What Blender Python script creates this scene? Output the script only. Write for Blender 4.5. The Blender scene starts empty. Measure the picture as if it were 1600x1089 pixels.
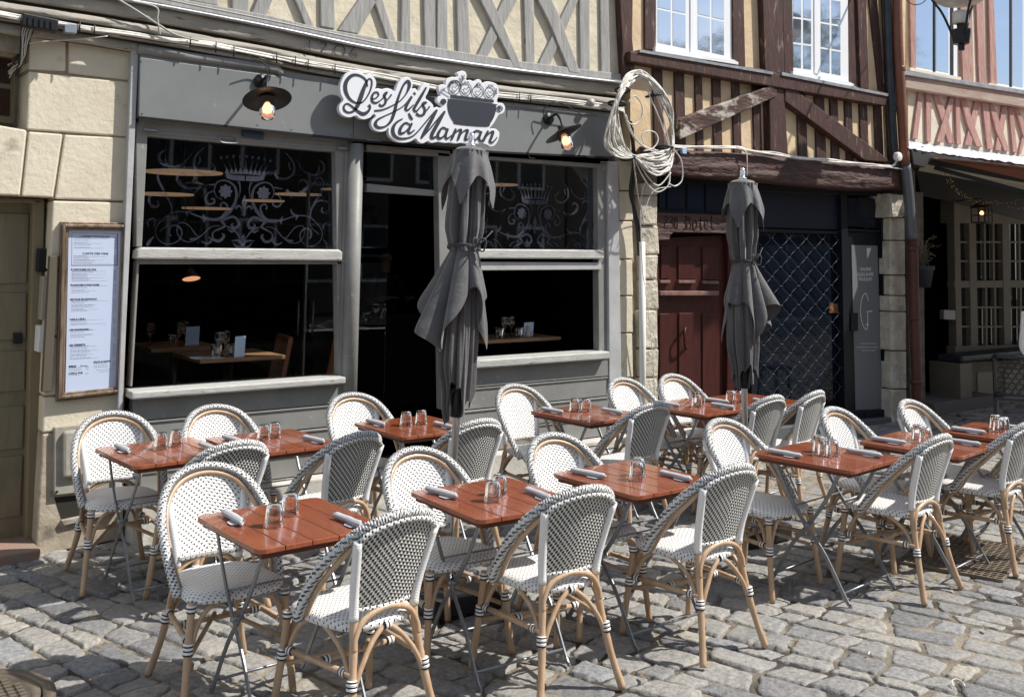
import bpy, math, random
import numpy as np
from mathutils import Vector, Matrix
random.seed(7)
R = math.radians
S = bpy.context.scene
COL = S.collection

# ------------------------------------------------------------------ camera
CAM = Vector((0.0, -7.0525, 1.92))
FPX, PPY, PITCH, YAW, ROLL = 1594.7, 237.2, 0.0955, 0.6398, 0.0129
Fv = Vector((math.sin(YAW)*math.cos(PITCH), math.cos(YAW)*math.cos(PITCH), math.sin(PITCH)))
R0 = Vector((math.cos(YAW), -math.sin(YAW), 0.0)); U0 = R0.cross(Fv)
Rv = R0*math.cos(ROLL) + U0*math.sin(ROLL)
Uv = -R0*math.sin(ROLL) + U0*math.cos(ROLL)
cd = bpy.data.cameras.new('camera'); cam = bpy.data.objects.new('camera', cd); COL.objects.link(cam)
M = Matrix.Identity(4)
for i in range(3):
    M[i][0] = Rv[i]; M[i][1] = Uv[i]; M[i][2] = -Fv[i]; M[i][3] = CAM[i]
cam.matrix_world = M
cd.sensor_width = 36; cd.lens = 36*FPX/1600.0
cd.shift_y = -(544.5 - PPY)/1600.0
cd.clip_end = 500; cd.clip_start = 0.05
S.camera = cam
# ------------------------------------------------------------------ sky, sun, exposure
SUN_AZ = Vector((0.80, -0.60)); SUN_EL = R(50)
w = bpy.data.worlds.new('World'); S.world = w; w.use_nodes = True
nt = w.node_tree; N = nt.nodes; L = nt.links
bg = N['Background']
sky = N.new('ShaderNodeTexSky'); sky.sky_type = 'NISHITA'; sky.sun_disc = False
sky.sun_elevation = SUN_EL; sky.sun_rotation = math.atan2(SUN_AZ.x, SUN_AZ.y)
tc = N.new('ShaderNodeTexCoord'); mp = N.new('ShaderNodeMapping'); mp.inputs['Scale'].default_value = (1, 1, 2.2)
nz = N.new('ShaderNodeTexNoise'); nz.inputs['Scale'].default_value = 2.6; nz.inputs['Detail'].default_value = 8; nz.inputs['Roughness'].default_value = .58
cr = N.new('ShaderNodeValToRGB'); cr.color_ramp.elements[0].position = .47; cr.color_ramp.elements[1].position = .66
mx = N.new('ShaderNodeMix'); mx.data_type = 'RGBA'; mx.inputs[7].default_value = (9.5, 9.8, 10.2, 1)
L.new(tc.outputs['Generated'], mp.inputs[0]); L.new(mp.outputs[0], nz.inputs[0]); L.new(nz.outputs[0], cr.inputs[0])
L.new(cr.outputs[0], mx.inputs[0]); L.new(sky.outputs[0], mx.inputs[6]); L.new(mx.outputs[2], bg.inputs[0])
bg.inputs[1].default_value = 0.10
sd = bpy.data.lights.new('sun', 'SUN'); sun = bpy.data.objects.new('sun', sd); COL.objects.link(sun)
sd.energy = 5.0; sd.angle = R(.9); sd.color = (1, .955, .89)
sv = Vector((SUN_AZ.x*math.cos(SUN_EL), SUN_AZ.y*math.cos(SUN_EL), math.sin(SUN_EL)))
sun.rotation_euler = sv.to_track_quat('Z', 'Y').to_euler(); sun.location = (10, -10, 15)
S.view_settings.view_transform = 'Standard'; S.view_settings.look = 'None'
S.view_settings.exposure = 0.34; S.view_settings.gamma = 1.0
S.view_settings.use_curve_mapping = False

# ------------------------------------------------------------------ helpers
def P(px, py, y=0.0):
    """point of the vertical plane Y=y behind pixel (px, py) of the 1600 px wide photograph"""
    d = Fv + Rv*((px-800)/FPX) - Uv*((py-PPY)/FPX)
    return CAM + d*((y-CAM.y)/d.y)
def PZ(px, py, z):
    d = Fv + Rv*((px-800)/FPX) - Uv*((py-PPY)/FPX)
    return CAM + d*((z-CAM.z)/d.z)

class MB:
    def __init__(s): s.v=[]; s.f=[]; s.uv=[]; s.sm=[]; s.mi=[]
    def add(s, vs, fs, uv=None, smooth=False, mi=0):
        o=len(s.v); s.v += [tuple(p) for p in vs]; s.uv += (uv if uv else [(0,0)]*len(vs))
        for f in fs: s.f.append(tuple(i+o for i in f)); s.sm.append(smooth); s.mi.append(mi)
        return s
    def box(s, a, b, mi=0):
        x0,y0,z0=[min(a[i],b[i]) for i in range(3)]; x1,y1,z1=[max(a[i],b[i]) for i in range(3)]
        return s.add([(x0,y0,z0),(x1,y0,z0),(x1,y1,z0),(x0,y1,z0),(x0,y0,z1),(x1,y0,z1),(x1,y1,z1),(x0,y1,z1)],
              [(0,3,2,1),(4,5,6,7),(0,1,5,4),(1,2,6,5),(2,3,7,6),(3,0,4,7)], mi=mi)
    def bar(s, a, b, w, h, up=(0,0,1), mi=0):
        a=Vector(a); b=Vector(b); d=(b-a).normalized(); up=Vector(up)
        x=d.cross(up)
        if x.length<1e-4: x=d.cross(Vector((0,1,0)))
        x.normalize(); z=x.cross(d)
        vs=[]
        for p in (a,b):
            for sx,sz in ((-1,-1),(1,-1),(1,1),(-1,1)): vs.append(p+x*(sx*w/2)+z*(sz*h/2))
        return s.add(vs,[(0,1,2,3),(7,6,5,4),(0,4,5,1),(1,5,6,2),(2,6,7,3),(3,7,4,0)],mi=mi)
    def prism(s, pts, y0, y1, mi=0):
        """pts = (x, z) outline; front at y0, back at y1"""
        n=len(pts); ar=sum(pts[i][0]*pts[(i+1)%n][1]-pts[(i+1)%n][0]*pts[i][1] for i in range(n))
        if ar<0: pts=pts[::-1]
        vs=[(p[0],y0,p[1]) for p in pts]+[(p[0],y1,p[1]) for p in pts]
        fs=[tuple(range(n)),tuple(range(2*n-1,n-1,-1))]+[(i,i+n,(i+1)%n+n,(i+1)%n) for i in range(n)]
        return s.add(vs,fs,mi=mi)
    def pp(s, px, y0, y1, mi=0):
        """photo-pixel outline laid on the plane Y=y0, given real depth to y1"""
        q=[P(a,b,y0) for a,b in px]
        return s.prism([(p.x,p.z) for p in q], y0, y1, mi)
    def tube(s, pts, r, n=8, closed=False, cap=True, smooth=True, mi=0, vs_=1.0):
        pts=[Vector(p) for p in pts]; m=len(pts)
        rs = r if isinstance(r,(list,tuple)) else [r]*m
        T=[]
        for i in range(m):
            a=pts[(i-1)%m] if closed or i>0 else pts[0]; b=pts[(i+1)%m] if closed or i<m-1 else pts[-1]
            t=(b-a); T.append(t.normalized() if t.length>1e-9 else Vector((0,0,1)))
        u=T[0].orthogonal().normalized(); vs=[]; uv=[]; ln=0
        for i in range(m):
            if i: ln+=(pts[i]-pts[i-1]).length
            u=(u-T[i]*u.dot(T[i])).normalized(); v=T[i].cross(u)
            for k in range(n):
                a=2*math.pi*k/n; vs.append(pts[i]+(u*math.cos(a)+v*math.sin(a))*rs[i]); uv.append((ln, k/n*rs[i]*6.2832))
        fs=[]
        for i in range(m if closed else m-1):
            j=(i+1)%m
            for k in range(n): fs.append((i*n+k,i*n+(k+1)%n,j*n+(k+1)%n,j*n+k))
        if cap and not closed: fs+=[tuple(range(n-1,-1,-1)),tuple((m-1)*n+k for k in range(n))]
        return s.add(vs,fs,uv,smooth,mi)
    def lathe(s, prof, c=(0,0,0), n=24, axis=None, smooth=True, mi=0, sx=1, sy=1):
        c=Vector(c); A=axis or Matrix.Identity(3); vs=[];uv=[]
        for (r,z) in prof:
            for k in range(n):
                a=2*math.pi*k/n; vs.append(c+A@Vector((r*sx*math.cos(a),r*sy*math.sin(a),z))); uv.append((k/n,z))
        fs=[(i*n+k,i*n+(k+1)%n,(i+1)*n+(k+1)%n,(i+1)*n+k) for i in range(len(prof)-1) for k in range(n)]
        if prof[0][0]>1e-6: fs.append(tuple(range(n-1,-1,-1)))
        if prof[-1][0]>1e-6: fs.append(tuple((len(prof)-1)*n+k for k in range(n)))
        return s.add(vs,fs,uv,smooth,mi)
    def grid(s, fn, nu, nv, smooth=True, flip=False, mi=0, closed_u=False):
        vs=[];uv=[]
        for j in range(nv):
            for i in range(nu):
                p,t=fn(i/(nu-(0 if closed_u else 1)), j/(nv-1)); vs.append(p); uv.append(t)
        fs=[]
        for j in range(nv-1):
            for i in range(nu if closed_u else nu-1):
                i2=(i+1)%nu; q=(j*nu+i,j*nu+i2,(j+1)*nu+i2,(j+1)*nu+i); fs.append(q[::-1] if flip else q)
        return s.add(vs,fs,uv,smooth,mi)
    def ribbon(s, pts, w, y, th=.003, mi=0):
        """flat stroke on the facade: pts=(x,z), w=width or list of widths"""
        m=len(pts); ws=w if isinstance(w,(list,tuple)) else [w]*m; l=[];r=[]
        for i in range(m):
            a=pts[max(i-1,0)]; b=pts[min(i+1,m-1)]; dx=b[0]-a[0]; dz=b[1]-a[1]; q=math.hypot(dx,dz) or 1
            nx,nz_=-dz/q*ws[i]/2, dx/q*ws[i]/2
            l.append((pts[i][0]+nx,pts[i][1]+nz_)); r.append((pts[i][0]-nx,pts[i][1]-nz_))
        vs=[(a,y,b) for a,b in l]+[(a,y,b) for a,b in r]+[(a,y+th,b) for a,b in l]+[(a,y+th,b) for a,b in r]
        fs=[]
        for i in range(m-1):
            fs+=[(i,m+i,m+i+1,i+1),(2*m+i,i,i+1,2*m+i+1),(m+i,3*m+i,3*m+i+1,m+i+1)]
        return s.add(vs,fs,mi=mi)

def spline(pts, k=6, closed=False):
    """Catmull-Rom through pts (any dimension)"""
    pts=[tuple(p) for p in pts]; n=len(pts); out=[]
    for i in range(n if closed else n-1):
        g=lambda j: pts[j%n] if closed else pts[min(max(j,0),n-1)]
        p0,p1,p2,p3=g(i-1),g(i),g(i+1),g(i+2)
        for q in range(k):
            t=q/k
            out.append(tuple(.5*((2*b)+(-a+c)*t+(2*a-5*b+4*c-d)*t*t+(-a+3*b-3*c+d)*t**3) for a,b,c,d in zip(p0,p1,p2,p3)))
    if not closed: out.append(pts[-1])
    return out

def wloc(o):
    v=Vector(o.location)
    while o.parent: o=o.parent; v+=Vector(o.location)
    return v
def pieces(mb):
    par=list(range(len(mb.v)))
    def fd(i):
        while par[i]!=i: par[i]=par[par[i]]; i=par[i]
        return i
    for f in mb.f:
        a=fd(f[0])
        for j in f[1:]: par[fd(j)]=a
    out={}
    for k,f in enumerate(mb.f): out.setdefault(fd(f[0]),[]).append(k)
    res=[]
    for fs in out.values():
        m=MB(); mp={}
        for k in fs:
            q=[]
            for i in mb.f[k]:
                if i not in mp: mp[i]=len(m.v); m.v.append(mb.v[i]); m.uv.append(mb.uv[i])
                q.append(mp[i])
            m.f.append(tuple(q)); m.sm.append(mb.sm[k]); m.mi.append(mb.mi[k])
        res.append(m)
    return res
SPLIT={'tiny_lamp','stud','pane','door_panel','binding','brace','handle','hinge_bolt','screw_head','window_rail','glazing_bar','riser_panel','sash_bar','fanlight_pane','batten','door_lock','lead_sill','rib','shoe','stand_off','cable_tie','button','ceiling','window_surround','door_rail','door_jamb','gallery_frame','bistro_front','drain','fascia_trim','wing','doorway_frame','cross_bar','pivot','cutlery','leg','timber','crown_leaf'}
def part(name, mb, mats, parent=None, world=False, bevel=0, sub=0, label=None):
    if name in SPLIT:
        ps=pieces(mb)
        if len(ps)>1: return [part1(name,m,mats,parent,world,bevel,sub,label) for m in ps][0]
    return part1(name,mb,mats,parent,world,bevel,sub,label)
def part1(name, mb, mats, parent=None, world=False, bevel=0, sub=0, label=None):
    me=bpy.data.meshes.new(name)
    off=wloc(parent) if (world and parent) else Vector((0,0,0))
    me.from_pydata([(v[0]-off.x,v[1]-off.y,v[2]-off.z) for v in mb.v],[],mb.f)
    mats=mats if isinstance(mats,(list,tuple)) else [mats]
    for m in mats: me.materials.append(m)
    me.polygons.foreach_set('use_smooth',mb.sm); me.polygons.foreach_set('material_index',mb.mi)
    ul=me.uv_layers.new(name='UVMap'); li=np.zeros(len(me.loops),dtype=np.int32); me.loops.foreach_get('vertex_index',li)
    ul.data.foreach_set('uv',np.array(mb.uv,dtype=np.float32)[li].ravel())
    me.update(); o=bpy.data.objects.new(name,me); COL.objects.link(o)
    if parent: o.parent=parent
    if bevel:
        b=o.modifiers.new('bevel','BEVEL'); b.width=bevel; b.segments=2; b.limit_method='ANGLE'; b.angle_limit=R(35)
    if sub:
        b=o.modifiers.new('sub','SUBSURF'); b.levels=sub; b.render_levels=sub
    if label: o['label']=label
    return o
def tag(o,label,cat,group=None,kind=None):
    o['label']=label; o['category']=cat
    if group: o['group']=group
    if kind: o['kind']=kind
    return o
def thing(name,label,cat,loc=(0,0,0),rz=0,group=None):
    o=bpy.data.objects.new(name,None); COL.objects.link(o); o.location=loc; o.rotation_euler=(0,0,rz); o.empty_display_size=.1
    return tag(o,label,cat,group)
def single(name,mb,mats,label,cat,group=None,bevel=0,kind=None,sub=0):
    """a thing that is one mesh; its origin goes to the middle of its base"""
    a=np.array(mb.v); c=(a.max(0)+a.min(0))/2; c[2]=a[:,2].min()
    mb.v=[(v[0]-c[0],v[1]-c[1],v[2]-c[2]) for v in mb.v]
    o=part(name,mb,mats,None,False,bevel,sub); o.location=c
    return tag(o,label,cat,group,kind)
def struct(name,mb,mats,bevel=0):
    o=part(name,mb,mats,None,False,bevel); o['kind']='structure'; return o
def copy_tree(o,loc,rz,label):
    c=o.copy(); COL.objects.link(c); c.location=loc; c.rotation_euler=(0,0,rz); c['label']=label
    for ch in o.children:
        d=ch.copy(); COL.objects.link(d); d.parent=c
        for g in ch.children:
            e=g.copy(); COL.objects.link(e); e.parent=d
    return c

# ------------------------------------------------------------------ materials
def mat(name, col=(.5,.5,.5), rough=.6, metal=0, spec=.5, col2=None, scale=8, detail=6, lo=.35, hi=.65, bump=0, bscale=40,
        coat=0, stretch=None, trans=0, ior=1.45, alpha=1, emit=None, es=1, rvar=0, col3=None, s3=3, lo3=.55, hi3=.7, bstretch=None, sheen=0):
    m=bpy.data.materials.new(name); m.use_nodes=True; nt=m.node_tree; N=nt.nodes; L=nt.links; b=N['Principled BSDF']
    b.inputs['Base Color'].default_value=(*col,1); b.inputs['Roughness'].default_value=rough; b.inputs['Metallic'].default_value=metal
    b.inputs['Specular IOR Level'].default_value=spec; b.inputs['IOR'].default_value=ior
    b.inputs['Transmission Weight'].default_value=trans; b.inputs['Alpha'].default_value=alpha
    b.inputs['Coat Weight'].default_value=coat; b.inputs['Coat Roughness'].default_value=.06
    if sheen: b.inputs['Sheen Weight'].default_value=sheen
    if emit: b.inputs['Emission Color'].default_value=(*emit,1); b.inputs['Emission Strength'].default_value=es
    tc=N.new('ShaderNodeTexCoord'); src=tc.outputs['Object']
    def noise(sc,st,dt=detail):
        mp=N.new('ShaderNodeMapping'); mp.inputs['Scale'].default_value=st or (1,1,1); L.new(src,mp.inputs[0])
        n=N.new('ShaderNodeTexNoise'); n.inputs['Scale'].default_value=sc; n.inputs['Detail'].default_value=dt; n.inputs['Roughness'].default_value=.62
        L.new(mp.outputs[0],n.inputs[0]); return n.outputs[0]
    def ramp(x,a,c):
        r=N.new('ShaderNodeMapRange'); r.inputs['From Min'].default_value=a; r.inputs['From Max'].default_value=c; L.new(x,r.inputs[0]); return r.outputs[0]
    cur=None
    if col2:
        k=noise(scale,stretch); x=N.new('ShaderNodeMix'); x.data_type='RGBA'; L.new(ramp(k,lo,hi),x.inputs[0])
        x.inputs[6].default_value=(*col,1); x.inputs[7].default_value=(*col2,1); cur=x.outputs[2]
        if rvar:
            r=N.new('ShaderNodeMapRange'); r.inputs['To Min'].default_value=rough; r.inputs['To Max'].default_value=rough+rvar; L.new(k,r.inputs[0]); L.new(r.outputs[0],b.inputs['Roughness'])
    if col3:
        k=noise(s3,stretch); x=N.new('ShaderNodeMix'); x.data_type='RGBA'; L.new(ramp(k,lo3,hi3),x.inputs[0])
        if cur: L.new(cur,x.inputs[6])
        else: x.inputs[6].default_value=(*col,1)
        x.inputs[7].default_value=(*col3,1); cur=x.outputs[2]
    if cur: L.new(cur,b.inputs['Base Color'])
    if bump:
        k=noise(bscale,bstretch or stretch,8); bm=N.new('ShaderNodeBump'); bm.inputs['Strength'].default_value=1; bm.inputs['Distance'].default_value=bump
        L.new(k,bm.inputs['Height']); L.new(bm.outputs[0],b.inputs['Normal'])
    return m
def math_n(N,L,op,a,b=None):
    n=N.new('ShaderNodeMath'); n.operation=op
    for i,x in enumerate((a,b)):
        if x is None: continue
        if isinstance(x,(int,float)): n.inputs[i].default_value=x
        else: L.new(x,n.inputs[i])
    return n.outputs[0]
def weave_mat(name, du=.020, dv=.0105, slope=.3, wlen=.42, band=(.2,.78), white=(.80,.80,.79), black=(.016,.017,.022), vertical=False, chev=True):
    m=bpy.data.materials.new(name); m.use_nodes=True; nt=m.node_tree; N=nt.nodes; L=nt.links; b=N['Principled BSDF']
    b.inputs['Roughness'].default_value=.38
    uvn=N.new('ShaderNodeTexCoord'); sp=N.new('ShaderNodeSeparateXYZ'); L.new(uvn.outputs['UV'],sp.inputs[0])
    u,v=sp.outputs[0],sp.outputs[1]
    f=lambda op,a,b=None: math_n(N,L,op,a,b)
    s=f('ADD',v,f('MULTIPLY',f('ABSOLUTE',u) if chev else u,slope))
    q=f('DIVIDE',s,dv); row=f('FLOOR',q); fr=f('FRACT',q)
    uu=f('ADD',f('DIVIDE',u,du),f('MULTIPLY',row,.5)); fu=f('FRACT',f('ADD',uu,100.0))
    a=f('LESS_THAN',fu,wlen); c=f('MULTIPLY',f('GREATER_THAN',fr,band[0]),f('LESS_THAN',fr,band[1]))
    dash=f('MULTIPLY',a,c)
    x=N.new('ShaderNodeMix'); x.data_type='RGBA'; L.new(dash,x.inputs[0])
    nz=N.new('ShaderNodeTexNoise'); nz.inputs['Scale'].default_value=9; L.new(uvn.outputs['Object'],nz.inputs[0])
    w2=N.new('ShaderNodeMix'); w2.data_type='RGBA'; L.new(nz.outputs[0],w2.inputs[0]); w2.inputs[6].default_value=(*white,1); w2.inputs[7].default_value=(white[0]*.86,white[1]*.86,white[2]*.84,1)
    L.new(w2.outputs[2],x.inputs[6]); x.inputs[7].default_value=(*black,1)
    L.new(x.outputs[2],b.inputs['Base Color'])
    h=f('ADD',f('SINE',f('MULTIPLY',fr,3.1416)),f('MULTIPLY',f('SINE',f('MULTIPLY',fu,3.1416)),.5))
    h=f('SUBTRACT',h,f('MULTIPLY',dash,.8))
    bm=N.new('ShaderNodeBump'); bm.inputs['Strength'].default_value=.9; bm.inputs['Distance'].default_value=.0025; L.new(h,bm.inputs['Height']); L.new(bm.outputs[0],b.inputs['Normal'])
    return m
def ring_mat(name, period, stripes=False, white=(.86,.86,.85)):
    """cane wrapping wound round a rod: u runs along the rod"""
    m=bpy.data.materials.new(name); m.use_nodes=True; nt=m.node_tree; N=nt.nodes; L=nt.links; b=N['Principled BSDF']
    b.inputs['Roughness'].default_value=.38
    uvn=N.new('ShaderNodeTexCoord'); sp=N.new('ShaderNodeSeparateXYZ'); L.new(uvn.outputs['UV'],sp.inputs[0])
    f=lambda op,a,b=None: math_n(N,L,op,a,b)
    fr=f('FRACT',f('DIVIDE',sp.outputs[0],period))
    if stripes:
        x=N.new('ShaderNodeMix'); x.data_type='RGBA'; L.new(f('LESS_THAN',fr,.42),x.inputs[0]); x.inputs[6].default_value=(*white,1); x.inputs[7].default_value=(.014,.015,.02,1)
        L.new(x.outputs[2],b.inputs['Base Color']); fr=f('FRACT',f('DIVIDE',sp.outputs[0],period/2))
    else: b.inputs['Base Color'].default_value=(*white,1)
    bm=N.new('ShaderNodeBump'); bm.inputs['Strength'].default_value=.8; bm.inputs['Distance'].default_value=.002
    L.new(f('SINE',f('MULTIPLY',fr,3.1416)),bm.inputs['Height']); L.new(bm.outputs[0],b.inputs['Normal'])
    return m

GREY=mat('grey_paint',(.25,.252,.24),.42,col2=(.20,.201,.19),scale=3.5,bump=.002,bscale=25,rvar=.15,col3=(.33,.33,.31),s3=15,lo3=.64,hi3=.70)
GREYL=mat('pale_grey_paint',(.46,.47,.47),.45,col2=(.37,.38,.38),scale=4,bump=.002,bscale=30,col3=(.24,.21,.17),s3=17,lo3=.70,hi3=.76)
SILL=mat('worn_sill_paint',(.50,.50,.475),.5,col2=(.39,.39,.365),scale=6,stretch=(1,4,4),bump=.004,bscale=24,col3=(.22,.18,.13),s3=11,lo3=.63,hi3=.68)
FASCIA=mat('fascia_paint',(.205,.217,.217),.36,col2=(.165,.176,.176),scale=1.6,bump=.0010,bscale=12,rvar=.15,col3=(.26,.26,.255),s3=13,lo3=.66,hi3=.72)
BEAM=mat('weathered_beam',(.42,.39,.335),.75,col2=(.30,.275,.235),scale=7,stretch=(.25,2,2.4),bump=.014,bscale=9,col3=(.07,.06,.05),s3=9,lo3=.62,hi3=.70,bstretch=(.35,2,3))
STUD=mat('grey_timber',(.37,.365,.345),.75,col2=(.28,.275,.265),scale=8,stretch=(2.5,2,.4),bump=.012,bscale=9,col3=(.13,.12,.11),s3=9,lo3=.66,hi3=.72,bstretch=(3,2,.45))
PLASTER=mat('cream_plaster',(.66,.60,.46),.85,col2=(.57,.51,.385),scale=5,bump=.022,bscale=5,col3=(.46,.41,.32),s3=11,lo3=.6,hi3=.72)
STONE=mat('cream_stone',(.67,.615,.48),.82,col2=(.60,.54,.42),scale=3,bump=.006,bscale=24,col3=(.36,.31,.235),s3=5,lo3=.60,hi3=.74)
STONED=mat('mortar',(.24,.18,.12),.9,col2=(.35,.3,.22),scale=12,bump=.01,bscale=30)
ROUGH=mat('rough_limestone',(.60,.55,.45),.85,col2=(.42,.385,.31),scale=7,bump=.045,bscale=11,col3=(.19,.17,.14),s3=6,lo3=.6,hi3=.75)
PLINTH=mat('plinth_stone',(.58,.56,.51),.8,col2=(.44,.42,.38),scale=4,bump=.008,bscale=14,col3=(.25,.23,.2),s3=7,lo3=.6,hi3=.75)
BROWN=mat('brown_timber',(.070,.027,.019),.6,col2=(.038,.016,.012),scale=7,stretch=(2,2,.5),bump=.014,bscale=10,col3=(.21,.155,.12),s3=9,lo3=.59,hi3=.70)
BROWNB=mat('brown_beam',(.085,.033,.025),.6,col2=(.035,.015,.012),scale=6,stretch=(.4,2,2.5),bump=.04,bscale=7,col3=(.26,.20,.16),s3=8,lo3=.62,hi3=.72,bstretch=(.5,2,2.6))
BROWNW=mat('worn_brace',(.085,.036,.027),.65,col2=(.04,.018,.014),scale=6,stretch=(.8,2,1.6),bump=.018,bscale=9,col3=(.42,.38,.33),s3=5,lo3=.50,hi3=.60)
OCHRE=mat('ochre_plaster',(.68,.525,.34),.85,col2=(.58,.44,.28),scale=4,bump=.014,bscale=7,col3=(.46,.35,.23),s3=9,lo3=.62,hi3=.74)
PINK=mat('pink_timber',(.48,.295,.25),.75,col2=(.37,.21,.18),scale=7,stretch=(2.4,2,.5),bump=.02,bscale=9,col3=(.20,.11,.09),s3=9,lo3=.60,hi3=.72)
CREAM3=mat('pale_plaster',(.70,.65,.53),.85,col2=(.62,.57,.45),scale=4,bump=.01,bscale=7)
WHITEP=mat('white_window_paint',(.78,.80,.82),.35,bump=.0005,bscale=30)
BLACKP=mat('black_frame_paint',(.008,.010,.014),.4,spec=.25,bump=.0006,bscale=20)
DOORG=mat('olive_door_paint',(.215,.185,.12),.45,col2=(.17,.145,.095),scale=6,stretch=(3,3,.6),bump=.002,bscale=22)
DOORR=mat('oxblood_door_paint',(.062,.014,.010),.45,spec=.35,col2=(.038,.009,.008),scale=7,stretch=(3,3,.5),bump=.002,bscale=20)
BEIGE=mat('beige_joinery',(.14,.12,.088),.5,col2=(.115,.098,.07),scale=6,bump=.0015,bscale=22)
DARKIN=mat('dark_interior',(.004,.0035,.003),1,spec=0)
DARKFL=mat('dark_interior_floor',(.03,.025,.02),.5)
LEAD=mat('lead_flashing',(.42,.43,.45),.38,metal=.5,col2=(.3,.31,.33),scale=9,bump=.006,bscale=12)
ZINC=mat('dark_zinc',(.05,.06,.075),.4,metal=.3,col2=(.035,.04,.05),scale=6)
COPPER=mat('painted_downpipe',(.22,.085,.05),.45,col2=(.16,.06,.038),scale=6,bump=.001)
IRON=mat('dark_iron',(.02,.021,.024),.42,metal=.4,bump=.001,bscale=60)
STEEL=mat('galvanised_steel',(.30,.32,.345),.36,metal=.75,col2=(.23,.245,.265),scale=22,rvar=.15)
ALU=mat('brushed_aluminium',(.62,.62,.63),.3,metal=.9)
CHROME=mat('polished_steel',(.75,.75,.76),.12,metal=1)
WHITEPL=mat('white_plastic',(.72,.72,.69),.4,bump=.0005)
CABLE=mat('pale_cable',(.73,.71,.66),.42,col2=(.5,.48,.43),scale=9)
CABLED=mat('black_cable',(.02,.02,.022),.45)
CABLEG=mat('grey_cable',(.34,.34,.33),.45)
RATTAN=mat('varnished_rattan',(.51,.36,.235),.36,col2=(.42,.275,.165),scale=9,stretch=(3,3,.8),bump=.001,bscale=40,coat=.2,col3=(.56,.40,.27),s3=14,lo3=.55,hi3=.7)
WEAVE_F=weave_mat('weave_front',du=.024,dv=.0140,slope=.30,wlen=.36,band=(.28,.70),white=(.86,.86,.85))
WEAVE_B=weave_mat('weave_back',du=.021,dv=.0145,slope=.30,wlen=.56,band=(.07,.90),white=(.74,.74,.71))
WEAVE_S=weave_mat('weave_seat',du=.026,dv=.0130,slope=.25,wlen=.28,band=(.28,.68),white=(.88,.88,.87))
WEAVE_H=weave_mat('weave_hoop',du=.019,dv=.016,slope=.5,wlen=.40,band=(.16,.78),white=(.84,.84,.83),chev=False)
WRAP=ring_mat('white_wrap',.0065)
BIND=ring_mat('striped_binding',.0165,True)
TABLE=mat('varnished_red_slats',(.30,.088,.038),.16,col2=(.215,.056,.024),scale=4,stretch=(9,.6,3),bump=.0006,bscale=60,coat=.6,rvar=.14,col3=(.37,.13,.065),s3=22,lo3=.60,hi3=.74)
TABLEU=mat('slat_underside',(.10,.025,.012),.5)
NAPKIN=mat('paper_napkin',(.50,.515,.54),.75,bump=.002,bscale=35,col2=(.42,.435,.46),scale=14)
FABRIC=mat('charcoal_canopy',(.092,.093,.096),.62,col2=(.070,.071,.074),scale=3,bump=.009,bscale=9,sheen=.35,col3=(.125,.125,.127),s3=2.5,lo3=.5,hi3=.75)
GLASS=mat('clear_glass',(1,1,1),.0,trans=1,ior=1.45,spec=.5)
SIGNW=mat('white_sign_face',(.74,.76,.80),.35)
SIGND=mat('slate_lettering',(.034,.040,.052),.4)
ETCH=mat('etched_glass',(.075,.085,.12),.55,alpha=.36,col2=(.05,.058,.085),scale=5)
PAPER=mat('menu_paper',(.52,.60,.77),.35)
INK=mat('ink',(.02,.022,.03),.6); INKG=mat('grey_ink',(.22,.24,.3),.6)
BRONZE=mat('patinated_frame',(.17,.115,.075),.4,metal=.35,col2=(.30,.24,.18),scale=9,stretch=(3,3,.5),bump=.002,bscale=20,col3=(.06,.04,.03),s3=12)
def window_glass(name,tint=(.9,.95,1),r=.02,fac=1.45,tcol=(.85,.88,.9)):
    m=bpy.data.materials.new(name); m.use_nodes=True; nt=m.node_tree; N=nt.nodes; L=nt.links
    N.remove(N['Principled BSDF']); out=N['Material Output']; t=N.new('ShaderNodeBsdfTransparent'); t.inputs[0].default_value=(*tcol,1)
    g=N.new('ShaderNodeBsdfGlossy'); g.inputs[0].default_value=(*tint,1); g.inputs['Roughness'].default_value=r
    fr=N.new('ShaderNodeFresnel'); fr.inputs[0].default_value=fac; x=N.new('ShaderNodeMixShader'); L.new(fr.outputs[0],x.inputs[0]); L.new(t.outputs[0],x.inputs[1]); L.new(g.outputs[0],x.inputs[2]); L.new(x.outputs[0],out.inputs[0])
    return m
PANE=window_glass('window_glass',fac=1.5)
PANEUP=mat('upper_window_glass',(.50,.58,.70),.02,metal=.85,bump=.0014,bscale=1.3)
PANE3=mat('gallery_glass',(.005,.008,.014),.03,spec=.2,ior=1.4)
FROST=mat('frosted_door_film',(.15,.155,.16),.5)
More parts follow.
